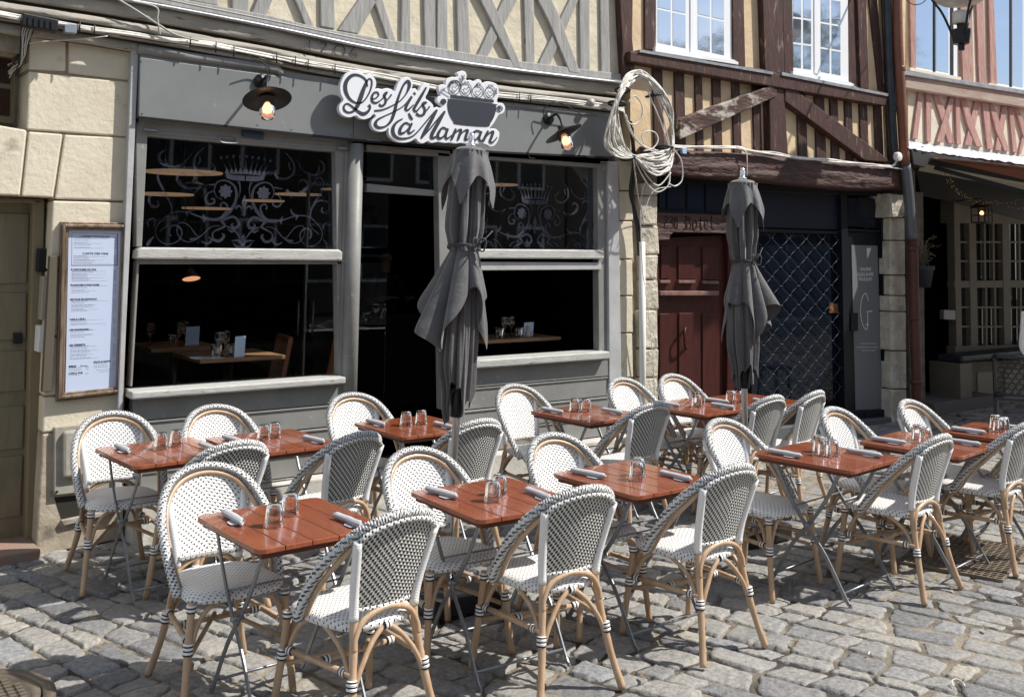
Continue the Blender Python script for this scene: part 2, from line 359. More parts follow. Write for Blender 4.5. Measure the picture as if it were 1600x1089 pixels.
# ================================================================== GROUND
def sett_mat():
    m=mat('granite_sett',(.2,.2,.2),.72,bump=.013,bscale=22); nt=m.node_tree; N=nt.nodes; L=nt.links; b=N['Principled BSDF']
    tc=N.new('ShaderNodeTexCoord'); sp=N.new('ShaderNodeSeparateXYZ'); L.new(tc.outputs['UV'],sp.inputs[0])
    r=N.new('ShaderNodeValToRGB'); e=r.color_ramp.elements
    e[0].position=0; e[0].color=(.155,.156,.158,1); e[1].position=1; e[1].color=(.33,.305,.26,1)
    for p,c in ((.25,(.205,.203,.20,1)),(.5,(.245,.238,.225,1)),(.75,(.28,.268,.245,1)),(.88,(.225,.23,.238,1))):
        q=e.new(p); q.color=c
    L.new(sp.outputs[0],r.inputs[0])
    n=N.new('ShaderNodeTexNoise'); n.inputs['Scale'].default_value=38; n.inputs['Detail'].default_value=8; n.inputs['Roughness'].default_value=.7; L.new(tc.outputs['Object'],n.inputs[0])
    mr=N.new('ShaderNodeMapRange'); mr.inputs['From Min'].default_value=.3; mr.inputs['From Max'].default_value=.7; mr.inputs['To Min'].default_value=.55; mr.inputs['To Max'].default_value=1.45; L.new(n.outputs[0],mr.inputs[0])
    x=N.new('ShaderNodeMix'); x.data_type='RGBA'; x.blend_type='MULTIPLY'; x.inputs[0].default_value=1
    L.new(r.outputs[0],x.inputs[6]); L.new(mr.outputs[0],x.inputs[7])
    n2=N.new('ShaderNodeTexNoise'); n2.inputs['Scale'].default_value=3.2; n2.inputs['Detail'].default_value=5; L.new(tc.outputs['Object'],n2.inputs[0])
    m2=N.new('ShaderNodeMapRange'); m2.inputs['From Min'].default_value=.52; m2.inputs['From Max'].default_value=.72; m2.inputs['To Max'].default_value=.55; L.new(n2.outputs[0],m2.inputs[0])
    y=N.new('ShaderNodeMix'); y.data_type='RGBA'; L.new(m2.outputs[0],y.inputs[0]); L.new(x.outputs[2],y.inputs[6]); y.inputs[7].default_value=(.36,.335,.285,1)
    L.new(y.outputs[2],b.inputs['Base Color']); return m
SETT=sett_mat()
JOINT=mat('sandy_joint',(.29,.25,.19),.95,col2=(.06,.05,.04),scale=1.9,detail=9,lo=.42,hi=.58,bump=.012,bscale=60)
STREET=mat('street_base',(.20,.18,.15),.9,col2=(.12,.11,.10),scale=3,bump=.01,bscale=30)
ZG=-.004
mb=MB(); mb.add([(-60,-60,-.075),(70,-60,-.075),(70,60,-.075),(-60,60,-.075)],[(0,1,2,3)]); struct('ground',mb,STREET)
def hn(x,y): return .5+.5*math.sin(x*1.7+1.3*math.sin(y*1.1))*math.cos(y*1.9+.8*math.sin(x*.9))
# bedding that the setts sit in
mb=MB()
def bed(u,v):
    x=-2.5+u*19; y=-6.9+v*7.6
    z=-.017-.010*hn(x*1.2,y*1.4)+.010*min(1,max(0,(x-.6*y-5.8)/1.5))
    return (x,y,z),(x,y)
mb.grid(bed,150,60); struct('street_bedding',mb,JOINT)
mb=MB(); dr=Vector((-math.sin(R(17)),math.cos(R(17)))); er=Vector((math.cos(R(17)),math.sin(R(17))))
rs=random.Random(3)
def bnd(k,u0,v): return u0+.024*math.sin(v*1.3+k*2.1)+.014*math.sin(v*3.7+k*5.3)+.008*math.sin(v*9.1+k*1.7)
us=[-6.5]
while us[-1]<16.5: us.append(us[-1]+rs.uniform(.135,.195))
for k in range(len(us)-1):
    v=-10+rs.uniform(0,.2); sl=rs.uniform(-.03,.03)
    while v<6:
        ln=rs.uniform(.17,.34) if rs.random()>.22 else rs.uniform(.11,.17)
        sl2=rs.uniform(-.035,.035)
        um=(us[k]+us[k+1])/2; c=er*um+dr*(v+ln/2)
        if -2.2<c.x<16 and -6.6<c.y<.35:
            right=c.x-.6*c.y>6.6
            g=rs.uniform(.003,.010); gv=rs.uniform(.003,.009)
            q=.55 if right else 1
            tx=rs.uniform(-.05,.05)*q; ty=rs.uniform(-.035,.035)*q; h=rs.uniform(-.007,.006)*q
            nu,nv=10,13; vs=[]; tone=rs.random(); ph=rs.uniform(0,6)
            rc=[rs.uniform(.02,.12) for _ in range(4)]
            for j in range(nv):
                for i in range(nu):
                    s=i/(nu-1)*2-1; t=j/(nv-1)*2-1
                    s=math.copysign(abs(s)**.55,s); t=math.copysign(abs(t)**.55,t)
                    e=max(abs(s),abs(t)); kk=e>.99
                    cq=rc[(1 if s>0 else 0)+(2 if t>0 else 0)]
                    cut=1-cq*(abs(s*t)**5)
                    va=v+gv+sl*s; vb=v+ln-gv+sl2*s
                    vv=(va+vb)/2+(vb-va)/2*t*cut+.006*math.sin(6*s+ph*3)*abs(t)
                    ua=bnd(k,us[k],vv)+g; ub=bnd(k+1,us[k+1],vv)-g
                    uu=(ua+ub)/2+(ub-ua)/2*s*cut+.004*math.sin(8*t+ph*5)*abs(s)
                    lx=uu-um; ly=vv-v-ln/2
                    z=h+tx*lx+ty*ly-.007*e**10-.0015*(s*s+t*t)+.0030*math.sin(5*s+ph)*math.sin(4*t+2*ph)+.0018*math.sin(13*s+2*ph)*math.sin(11*t+ph)+rs.uniform(-.0009,.0009)
                    if kk: z-=.028
                    p=er*uu+dr*vv; vs.append((p.x,p.y,ZG+z))
            fs=[(j*nu+i,j*nu+i+1,(j+1)*nu+i+1,(j+1)*nu+i) for j in range(nv-1) for i in range(nu-1)]
            mb.add(vs,fs,[(tone,ph)]*len(vs),True)
        v+=ln; sl=sl2
struct('cobbled_street',mb,SETT)
# grate and manhole
GRATE=mat('rusty_grate',(.13,.10,.075),.7,col2=(.22,.18,.13),scale=20,bump=.002)
g0=PZ(1507,866,.01)
mb=MB(); mb.box((-.42,-.30,-.02),(.42,.30,-.005))
for i in range(22): mb.box((-.42+i*.04-.006,-.30,-.005),(-.42+i*.04+.006,.30,.012))
for i in range(16): mb.box((-.42,-.30+i*.04-.006,-.004),(.42,-.30+i*.04+.006,.009))
o=single('drain_grate',mb,GRATE,'flat rusty mesh grate set in the cobbles behind a chair','drain grate'); o.location=(g0.x,g0.y,-.016); o.rotation_euler=(0,0,R(17))
g0=PZ(-62,1112,.0)
mb=MB(); mb.lathe([(0,-.02),(.30,-.02),(.30,.012),(.27,.014),(.265,.004),(0,.004)],n=48)
for i in range(-6,7):
    for j in range(-6,7):
        if math.hypot(i,j)*.038<.25: mb.box((i*.038-.013,j*.038-.013,.004),(i*.038+.013,j*.038+.013,.014))
mb.lathe([(.31,-.02),(.31,.010),(.36,.010),(.36,-.02)],n=48)
o=single('manhole_cover',mb,mat('cast_iron_cover',(.13,.11,.085),.55,metal=.4,col2=(.2,.17,.13),scale=12,bump=.001),'round cast iron manhole cover with raised studs in the corner of the cobbles','manhole cover'); o.location=(g0.x,g0.y,.0)

# ================================================================== RESTAURANT HOUSE
house=thing('restaurant_house','grey timber framed house over cream stone with grey shopfront and dark windows','building',(1.0,0,0))
W=dict(parent=house,world=True)
# --- stone pier and wall over the olive door
mb=MB()
def blk(px,y0=-.012,y1=.3): mb.pp(px,y0,y1)
blk([(48,48),(103,56),(103,112),(45,109)])
blk([(108,57),(206,66),(204,126),(107,115)])
blk([(45,112),(203,129),(200,214),(42,203)])
blk([(-60,188),(-2,196),(42,204),(31,306),(-60,303)])
blk([(45,206),(98,210),(83,309),(34,307)])
blk([(101,211),(200,216),(197,314),(86,311)])
blk([(83,314),(198,317),(196,420),(77,421)])
blk([(77,424),(196,423),(194,520),(72.5,525)])
blk([(72.5,528),(193.5,523),(191.5,612),(68.5,618)])
blk([(68.5,621),(191,615),(190,664),(66.5,676)])
part('stone_blocks',mb,STONE,bevel=.010,**W)
mb=MB(); mb.pp([(46,40),(212,60),(201,318),(84,314),(82,309),(-60,304),(-60,190),(43,203)],0,.32)
mb.pp([(84,312),(199,316),(193,668),(66,682)],0,.32); part('mortar',mb,STONED,**W)
mb=MB(); mb.pp([(66.5,679),(196,664),(192,842),(56,868)],-.018,.32); part('rendered_base',mb,mat('stained_base',(.46,.40,.31),.85,col2=(.34,.29,.22),scale=4,bump=.012,bscale=9,col3=(.17,.145,.115),s3=5,lo3=.55,hi3=.7),bevel=.01,**W)
# left of door wall behind the frame edge and wood lintel
a=P(0,40,.0)
mb=MB(); mb.pp([(-60,20),(46,32),(46,68),(30,84),(-60,70)],-.02,.3); part('wood_lintel',mb,mat('stained_lintel',(.36,.32,.25),.8,col2=(.2,.17,.12),scale=5,bump=.01),bevel=.008,**W)
# small window upper left
wn=part('window',MB().pp([(-60,66),(24,84),(22,194),(-60,186)],.20,.26),mat('window_frame_wood',(.17,.14,.09),.5),**W)
mb=MB()
for q in ([(-60,80),(17,94),(16,132),(-60,122)],[(-60,130),(16,140),(15,182),(-60,174)]): mb.pp(q,.19,.198)
part('pane',mb,mat('brown_curtained_glass',(.05,.025,.015),.1,coat=.6,col2=(.02,.012,.01),scale=7,stretch=(5,1,.3)),wn,True)
# door recess
mb=MB(); mb.pp([(-60,306),(70,312),(52,842),(-60,850)],.22,.27)
dr_=part('door',mb,DOORG,bevel=.004,**W)
mb=MB()
for q in ([(-40,332),(46,334),(42,442),(-40,445)],[(-40,460),(42,458),(41,530),(-40,534)],[(-40,552),(40,548),(39,610),(-40,616)],[(-40,640),(38,634),(36,700),(-40,708)],[(-40,720),(36,712),(32,806),(-40,816)]): mb.pp(q,.206,.222)
part('door_panel',mb,DOORG,dr_,True,bevel=.006)
part('lock_plate',MB().pp([(21,520),(35,520),(35,537),(21,537)],.19,.206),IRON,dr_,True,bevel=.002)
mb=MB(); mb.pp([(52,312),(70,313),(58,846),(40,846)],.12,.24); mb.pp([(-60,306),(66,311),(66,318),(-60,314)],.12,.24); part('door_frame',mb,mat('olive_frame',(.20,.165,.10),.5,bump=.002),bevel=.008,**W)
mb=MB(); a=P(60,862,-.01); mb.box((-.4,-.16,-.04),(a.x-.02,.3,.055)); part('doorstep',mb,mat('reddish_step',(.30,.16,.115),.8,col2=(.25,.2,.16),scale=6,bump=.006),bevel=.01,**W)
# wall left of the door (outside frame, closes the volume)
mb=MB(); mb.box((-1.4,0,-.1),(.75,.3,9)); part('side_wall',mb,STONE,**W)
# --- shopfront carcass ---------------------------------------------------------
mb=MB()
mb.pp([(206,73),(217,78),(205,345),(191,640),(188,800),(178,800),(196,340)],-.075,.05)          # pale strip by the pier
part('corner_strip',mb,GREYL,bevel=.004,**W)
mb=MB()
mb.pp([(213,190),(231,205),(222,386),(213,386)],-.03,.06); mb.pp([(214,408),(218,408),(207,604),(203,604)],-.03,.06)
mb.pp([(217,183),(552,216),(551,240),(523,237.5),(232,213),(216,205)],-.035,.06)               # head of left window
mb.pp([(524,236),(548,238),(543,590),(529,590)],-.03,.05)                                       # right jamb
part('window_surround',mb,GREY,bevel=.005,**W)
mb=MB(); mb.pp([(225,204),(531,230.5),(530.5,234),(225,208)],-.045,-.03); part('head_moulding',mb,GREY,bevel=.004,**W)
mb=MB(); mb.pp([(221,386.5),(530,390),(536,394),(535,408),(213,405),(215,391)],-.085,.03); part('transom_rail',mb,SILL,bevel=.012,**W)
mb=MB(); mb.pp([(215,405.5),(534,408.5),(533,413),(215,413)],-.03,.05); part('lower_sash_head',mb,GREY,bevel=.003,**W)
mb=MB(); a=P(206,611,-.13); b_=P(541,590,-.13); c_=P(206,625,-.13); mb.box((a.x,-.13,c_.z),(b_.x,.10,(a.z+b_.z)/2)); part('window_sill',mb,SILL,bevel=.012,**W)
# panelling below left window: boards
def boards(x0,x1,z0,z1,n,yb=-.04):
    m=MB()
    h=(z1-z0)/n
    for i in range(n):
        zt=z0+h*(i+1)-.004; zb=z0+h*i+.004; yy=yb-.010*(i%2)
        m.box((x0,yy,zb),(x1,.05,zt))
        m.box((x0,yy-.010,zt-.014),(x1,yy+.01,zt-.001))
    return m
xL=P(207,640,-.04).x; xC=P(541,600,-.04).x
zt=P(206,625,-.13).z+.012
part('panelling',boards(xL,xC,.26,zt,4),GREY,bevel=.003,**W)
mb=MB(); mb.box((xL,-.16,-.1),(xC+.05,.05,.255)); part('plinth',mb,PLINTH,bevel=.012,**W)
# column left of the door
a=P(557,225,-.06); bt=P(552,640,-.06)
mb=MB(); mb.tube([(a.x+.0,-.045,a.z),(a.x,-.045,bt.z-.25)],.062,20); mb.box((a.x-.085,-.045,bt.z-.5),(a.x-.055,.05,a.z)); mb.box((a.x-.09,-.12,-.1),(a.x+.09,.05,bt.z-.25)); part('column',mb,GREY,**W)
# door opening: transom window and jamb
mb=MB(); mb.pp([(573,287),(684,298),(684,307),(573,300)],-.0,.06); mb.pp([(684,238),(703,240),(702,640),(690,640)],-.03,.05); mb.pp([(573,226),(704,236),(704,246),(573,236)],-.03,.05)
part('doorway_frame',mb,GREY,bevel=.005,**W)
part('transom_pane',MB().pp([(573,236),(684,245),(684,300),(573,288)],.04,.045),PANE,**W)
mb=MB(); a=P(575,640,0); b_=P(690,640,0); mb.box((a.x,-.10,-.05),(b_.x,.4,.16)); part('door_step',mb,PLINTH,bevel=.01,**W)
# right window
x2=P(703,500,-.03).x; x3=P(950,500,-.03).x
mb=MB()
mb.pp([(700,240),(950,257),(950,264),(933,262),(776,250),(715,245)],-.035,.06); mb.pp([(703,240),(722,244),(718,560),(703,560)],-.03,.05); mb.pp([(933.5,258),(948,259),(953,548),(936,548)],-.03,.05)
part('window_surround',mb,GREY,bevel=.005,**W)
mb=MB(); mb.pp([(712,389),(937,390.5),(945,394),(944,405),(712,404)],-.085,.03); part('transom_rail',mb,SILL,bevel=.012,**W)
mb=MB(); mb.pp([(712,409),(940,410.5),(940,421.5),(712,423)],-.05,.04); part('lower_sash_head',mb,GREYL,bevel=.005,**W)
mb=MB(); a=P(705,563,-.13); b_=P(953,549,-.13); c_=P(953,561,-.13); mb.box((a.x,-.13,c_.z),(b_.x,.10,b_.z)); part('window_sill',mb,SILL,bevel=.012,**W)
part('panelling',boards(x2,x3,.26,P(953,561,-.13).z+.012,4),GREY,bevel=.003,**W)
mb=MB(); x4=P(985,640,-.16).x; mb.box((x2-.1,-.16,-.1),(x4+.12,.05,.255)); part('plinth',mb,PLINTH,bevel=.012,**W)
mb=MB(); mb.pp([(950,252),(966,253),(973,712),(953,700)],-.06,.05); part('end_pilaster',mb,GREYL,bevel=.006,**W)
# fascia board with returns
mb=MB(); mb.pp([(219,90),(407,115.5),(502,128),(783,167),(956,183),(958,247),(776,238),(552,219),(217,183)],-.105,-.02); part('fascia',mb,FASCIA,bevel=.004,**W)
mb=MB(); mb.pp([(551.5,135),(552.4,135),(552.4,218.6),(551.5,218.6)],-.1065,-.1045); mb.pp([(217,181.5),(552,217),(776,236.5),(958,245.5),(958,248.5),(776,239.5),(552,220.5),(217,184.5)],-.111,-.09); part('fascia_joint',mb,IRON,**W)
mb=MB()
for x,y in ((220,97),(222,178),(402,196),(455,203),(548,212),(556,214),(660,228),(851,241),(950,243)): 
    q=P(x,y,-.105); mb.lathe([(.005,0),(.004,.003),(0,.004)],(q.x,q.y,q.z),8,Matrix.Rotation(R(90),3,'X'))
part('screw_head',mb,IRON,**W)
mb=MB(); pts=[P(x,y,-.09) for x,y in ((215,77),(300,90),(380,101),(432,109),(440,116))]; mb.tube(pts,.034,10); pts=[P(x,y,-.09) for x,y in ((778,163),(860,172),(952,181))]; mb.tube(pts,.028,10)
mb.pp([(219,84),(407,108),(500,120),(783,160),(956,177),(956,186),(783,170),(407,118),(219,93)],-.09,.0); part('fascia_trim',mb,GREY,**W)
# stone quoins right of the shopfront
mb=MB()
ys=[250,298,345,405,462,520,590,650,716]
for i in range(len(ys)-1):
    mb.pp([(967,ys[i]+1.2),(988,ys[i]+1.5),(989.5,ys[i+1]-.5),(968.5,ys[i+1]-.8)],-.012,.3)
part('quoin_stones',mb,STONE,bevel=.008,**W)
mb=MB(); mb.pp([(960,150),(1003,150),(1003,720),(966,720)],.012,.3); part('quoin_mortar',mb,STONED,**W)
# glazing
gl=part('window',MB().pp([(232,212),(524,236),(520,390),(222,388)],.035,.041),PANE,**W)
part('window',MB().pp([(216,412),(531,411),(529,584),(207,604)],.035,.041),window_glass('lower_glass',fac=1.12,tcol=(.95,.95,.95)),**W)
gr_=part('window',MB().pp([(724,246),(934,261),(933,391),(722,389)],.035,.041),PANE,**W)
# etched ornaments --------------------------------------------------------------
def eg(cx,cy): q=P(220+cx/4.848,190+cy/4.848,.030); return (q.x,q.z)
xc=eg(785,560)[0]
SC=[([(490,735),(580,742),(660,695),(710,625),(725,550),(705,485),(640,447),(580,462),(556,520),(575,570),(615,592)],[20,26,30,26,22,18,14,11,8,6,5]),
 ([(600,735),(640,690),(655,640),(625,615),(604,635),(612,655)],[16,20,16,14,14,16]),([(560,525),(510,545),(488,590),(512,625),(552,618),(556,590),(532,588)],[5,10,14,18,18,16,14]),
 ([(490,738),(420,712),(350,688),(250,688),(170,738),(112,812),(130,890),(200,930),(280,905),(312,840),(275,790),(222,800),(212,850),(232,868)],[18,10,12,12,9,7,6,6,7,10,16,20,16,8]),
 ([(340,690),(390,672),(404,636)],[18,20,5]),([(345,690),(355,722)],[22,6]),([(470,705),(482,735),(476,765)],[10,22,8]),
 ([(620,748),(700,722),(742,768),(722,805),(688,792),(698,768)],[20,20,24,26,18,8]),([(604,748),(635,790),(600,812),(548,840),(548,890),(595,905),(630,868),(612,848)],[22,20,16,10,20,24,20,8]),
 ([(600,790),(530,800),(440,872),(360,785),(290,770),(276,850),(340,910),(430,888),(520,800)],[5,6,7,7,6,6,6,7,4]),([(510,870),(535,900),(500,925),(455,905)],[4,16,18,4]),([(370,890),(400,890),(440,875)],[16,14,5]),
 ([(765,905),(705,822),(640,792)],[6,16,5]),([(655,815),(690,835),(705,825)],[5,18,6]),([(775,950),(742,905),(682,903)],[22,20,4]),([(755,955),(720,945),(700,915)],[16,14,4]),
 ([(560,478),(490,483)],[12,8]),([(455,490),(415,505),(340,505),(285,470),(276,420),(320,392),(355,425)],[26,12,14,18,20,16,4]),([(455,490),(430,515),(405,545)],[26,16,4]),([(350,505),(310,480),(290,440)],[14,22,8]),
 ([(232,700),(222,610),(160,500),(128,420),(160,362),(208,372),(210,410)],[12,14,18,18,14,12,5]),([(228,640),(180,560),(110,548),(62,580),(80,640),(130,640),(125,600)],[5,12,14,16,22,18,8]),
 ([(392,235),(325,315),(240,345),(155,315),(140,250),(190,212)],[4,9,14,24,22,4]),([(215,345),(185,300),(190,260)],[12,18,4]),([(485,195),(415,265),(405,345),(460,398),(535,400),(560,350),(515,308)],[6,20,22,20,24,18,4]),
 ([(430,330),(450,290),(440,262)],[10,20,4]),([(740,575),(752,520),(745,462),(730,468)],[4,9,14,5]),([(60,800),(50,760),(85,735),(110,765),(90,800)],[5,14,16,14,5]),([(45,940),(70,900),(100,870)],[22,22,4]),([(250,560),(235,640),(225,760),(140,830)],[4,8,6,8])]
def ornament(parent,dx,dz,xlo,xhi,zlo,zhi,half=None,yy=.030):
    k=.85/4.848/FPX*7.9
    lay=[0]
    m=MB()
    def ok(p): return xlo<p[0]<xhi and zlo<p[1]<zhi
    def rib(pts,ws):
        q=spline([(*eg(*p),w_*k) for p,w_ in zip(pts,ws)],5)
        for sgn in (1,-1):
            run=[];
            for a,b,c in q+[(1e9,0,0)]:
                X=(xc+(a-xc)*sgn)+dx if a<1e8 else 1e9
                if a<1e8 and ok((X,b+dz)): run.append((X,b+dz,c))
                else:
                    if len(run)>2:
                        lay[0]+=1; m.ribbon([(r[0],r[1]) for r in run],[r[2] for r in run],yy-.00012*(lay[0]%30),.0005)
                    run=[]
    for p,ws in SC: rib(p,ws)
    def poly(pts,y):
        q=[eg(*p) for p in pts]
        for sgn in (1,-1):
            z=[((xc+(a-xc)*sgn)+dx,b+dz) for a,b in q]
            if all(ok(p) for p in z): m.prism(z,y,y+.0005)
    poly([(640+46*(1+.13*math.cos(8*t))*math.cos(t),530+48*(1+.13*math.cos(8*t))*math.sin(t)) for t in [i*math.pi/32 for i in range(64)]],yy-.004)
    poly([(785,555),(762,612),(778,680),(772,700),(785,722)],yy-.0041); rib([(775,672),(745,640),(722,652),(728,668)],[10,18,16,4]); rib([(760,680),(786,680)],[10,10]); rib([(775,690),(762,708),(765,700)],[8,8,3])
    poly([(785,850),(752,905),(785,952)],yy-.0042)
    poly([(640,392),(700,408),(785,412),(785,452),(700,446),(648,430)],yy-.0043)
    for i,(bx,tx,ty) in enumerate(((650,606,275),(685,652,268),(718,700,266),(752,748,267),(785,798,268))):
        poly([(bx-17,395),(bx-5,360),((bx+tx)/2-3,320),(tx,285),((bx+tx)/2+4,325),(bx+8,365),(bx+19,402)],yy-.0044-.0001*i)
        poly([(tx+11*math.cos(t),ty+11*math.sin(t)) for t in [j*math.pi/6 for j in range(12)]],yy-.005)
    return part('etched_ornament',m,ETCH,parent,True)
a=P(232,213,.03); b_=P(520,388,.03)
ornament(gl,0,0,P(226,300,.03).x,P(522,300,.03).x,P(226,386,.03).z,P(300,219,.03).z)
f1=P(220+785/4.848,338.5,.03); f2=P(836,365.6,.03)
ornament(gr_,f2.x-f1.x,f2.z-f1.z,P(722,300,.03).x,P(932.5,300,.03).x,P(850,389,.03).z,P(850,256,.03).z)
# handles and closer plate
mb=MB(); pts=[P(x,y,-.06) for x,y in ((344,214),(343,219),(348,223),(370,224),(369,218))]; mb.tube(spline(pts,4),.006,6); mb.tube([P(343,214.5,-.05),P(369,217,-.05)],.008,6)
pts=[P(x,y,-.06) for x,y in ((612,229),(614,233),(628,236),(631,232))]; mb.tube(pts,.005,6); pts=[P(x,y,-.06) for x,y in ((826,243),(828,247),(836,247.5))]; mb.tube(pts,.005,6)
part('handle',mb,STEEL,**W)
mb=MB(); mb.tube([P(225,202.5,-.06),P(248,204.5,-.06)],.010,8); mb.tube([P(528,231,-.06),P(546,233,-.06)],.012,8); mb.tube([P(573,219,-.1),P(595,221.5,-.1)],.012,8); part('hinge_bolt',mb,STEEL,**W)
plq=part('closer_plate',MB().pp([(379,202),(412,205.5),(412,217.5),(379,213.5)],-.055,-.035),mat('navy_plate',(.03,.045,.08),.4),bevel=.002,**W)

# --- jetty: carved beam, lead drip and timber storey -------------------------------
TOP=[(-120,-66),(0,-34),(120,-12),(247,9),(420,42),(600,79),(790,108),(974,130)]
BOT=[(-120,18),(0,44),(120,60),(210,75),(400,108),(560,137),(760,162),(960,184)]
def strip(f0,f1,y0,y1):
    def lerp(f): return [(a[0]+(b[0]-a[0])*f,a[1]+(b[1]-a[1])*f) for a,b in zip(TOP,BOT)]
    t=lerp(f0); b=lerp(f1); m=MB()
    for i in range(len(t)-1): m.pp([t[i],t[i+1],b[i+1],b[i]],y0,y1)
    return m
def long_strip(f0,f1,y0,y1):
    def lerp(f): return [(a[0]+(b[0]-a[0])*f,a[1]+(b[1]-a[1])*f) for a,b in zip(TOP,BOT)]
    return MB().pp(lerp(f0)+lerp(f1)[::-1],y0,y1)
def curvy(f0,f1,y0,y1,n=140,bulge=.02):
    m=MB()
    def lp(f): return spline([(a[0]+(b[0]-a[0])*f,a[1]+(b[1]-a[1])*f) for a,b in zip(TOP,BOT)],24)
    t=lp(f0); b=lp(f1); k=len(t)
    rr=random.Random(int(f0*100)); nv=9; vs=[]; uv=[]
    for j in range(nv):
        s=j/(nv-1)
        for i in range(k):
            x=t[i][0]+(b[i][0]-t[i][0])*s; y=t[i][1]+(b[i][1]-t[i][1])*s
            yp=y0-bulge*math.sin(math.pi*s)+.007*math.sin(i*.31+3*s)+rr.uniform(-.003,.003)
            if j in (0,nv-1): yp=y1
            vs.append(tuple(P(x,y,yp))); uv.append((0,0))
    m.add(vs,[(j*k+i,j*k+i+1,(j+1)*k+i+1,(j+1)*k+i) for j in range(nv-1) for i in range(k-1)],uv,True); return m
for i,(f0,f1,y0,bl) in enumerate(((0.0,.42,-.125,.010),(.44,.66,-.118,.02),(.68,.86,-.10,.015),(.87,1.12,-.065,.015))):
    part('carved_beam',curvy(f0,f1,y0,.0,bulge=bl),BEAM,**W)
part('beam_core',long_strip(-.04,1.1,-.05,.2),mat('beam_core',(.12,.11,.095),.9),**W)
mb=MB()
pts=spline([P(x,y,-.165) for x,y in TOP],6); mb.tube(pts,.014,8); 
for i in range(len(TOP)-1): mb.pp([(TOP[i][0],TOP[i][1]-4),(TOP[i+1][0],TOP[i+1][1]-4),TOP[i+1],TOP[i]],-.16,-.05)
part('lead_drip',mb,LEAD,**W)
# 1706
mb=MB(); yd=-.150
def pxr(pts,wpx,y,m,lay=0,k=8.0):
    q=spline(pts,6) if len(pts)>2 else pts
    m.ribbon([(lambda v:(v.x,v.z))(P(a,b,y)) for a,b in q],wpx/FPX*k,y-lay*.0002,.004)
pxr([(484,63),(484.5,80)],1.5,yd,mb); pxr([(476,73.5),(476.6,77)],1.5,yd,mb,1); pxr([(500,66),(510,68.5),(506,75),(502,83)],1.4,yd,mb,2)
pxr([(532,70),(524,74),(523,83),(529,88),(537,86),(539,77),(533,70)],1.3,yd,mb,3); pxr([(555,74),(550,79),(547,87),(551,91),(557,90),(557,84),(550,84)],1.3,yd,mb,4)
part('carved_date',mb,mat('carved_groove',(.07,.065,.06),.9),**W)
# plaster wall of first floor
up=[(a[0],a[1]-3) for a in TOP]
mb=MB().pp([(-120,-300),(985,-300),(985,128)]+up[::-1],-.075,.3); part('plaster_wall',mb,PLASTER,**W)
mb=MB(); yt=-.098
def st(px,dy=0): mb.pp(px,yt-dy,-.03)
st([(-120,-84),(0,-52),(120,-30),(247,-8),(420,24),(500,44),(600,61),(790,93),(972,116),(974,129),(790,106),(600,76),(420,39),(247,6),(-120,-69)],.012)
for q in ([(286,-60),(341,-60),(341,10),(288,0)],[(363,-60),(391,-60),(389,21),(363,15)],[(500,-60),(522,-60),(524,46),(501,42)],[(628,-60),(641,-60),(642,73),(627,70)],[(661,-60),(680,-60),(681,80),(664,77)],[(684,-60),(699,-60),(700,84),(683,80)],[(712,-60),(730,-60),(736,92),(716,88)],[(817,-60),(834,-60),(836,106),(822,104)],[(905,-60),(921,-60),(922,117),(907,115)],[(937,-60),(950,-60),(954,120),(940,118)]): st(q)
for q in ([(428,-60),(448,-60),(416,28),(393,22)],[(436,-60),(456,-40),(493,46),(478,42)]): st(q,.008)
for q in ([(588,-40),(612,-40),(560,54),(528,48)],[(570,-40),(592,-20),(622,74),(608,70)]): st(q,.006)
for q in ([(805,-40),(830,-40),(757,99),(742,96)],): st(q,.004)
for q in ([(725,-50),(748,-50),(817,108),(803,105)],): st(q,.014)
for q in ([(900,-20),(918,-30),(855,112),(838,108)],): st(q,.004)
for q in ([(815,-50),(838,-50),(872,20),(908,116),(890,113),(858,35)],): st(q,.016)
part('timber',mb,STUD,bevel=.008,**W)
# side/back volume, roof
mb=MB(); mb.box((-.9,.34,3.03),(6.85,8,8.85)); part('upper_walls',mb,PLASTER,**W)
a=mb=MB(); mb.add([(-1.2,-.6,8.8),(7.1,-.6,8.8),(7.1,4.2,12.5),(-1.2,4.2,12.5),(-1.2,8.4,8.8),(7.1,8.4,8.8)],[(0,1,2,3),(3,2,5,4),(0,3,4),(1,5,2),(0,4,5,1)]); SLATE=mat('slate_roof',(.06,.065,.075),.5); part('roof',mb,SLATE,**W)
# dark room
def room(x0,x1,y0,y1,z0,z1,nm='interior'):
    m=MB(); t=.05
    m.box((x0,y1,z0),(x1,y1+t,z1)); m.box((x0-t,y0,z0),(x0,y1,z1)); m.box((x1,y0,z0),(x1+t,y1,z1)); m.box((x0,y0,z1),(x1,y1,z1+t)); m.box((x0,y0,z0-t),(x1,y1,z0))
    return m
part('room_shell',room(P(206,500,.1).x-.05,P(952,500,.1).x-.03,.10,6.5,.15,2.95),DARKIN,**W)
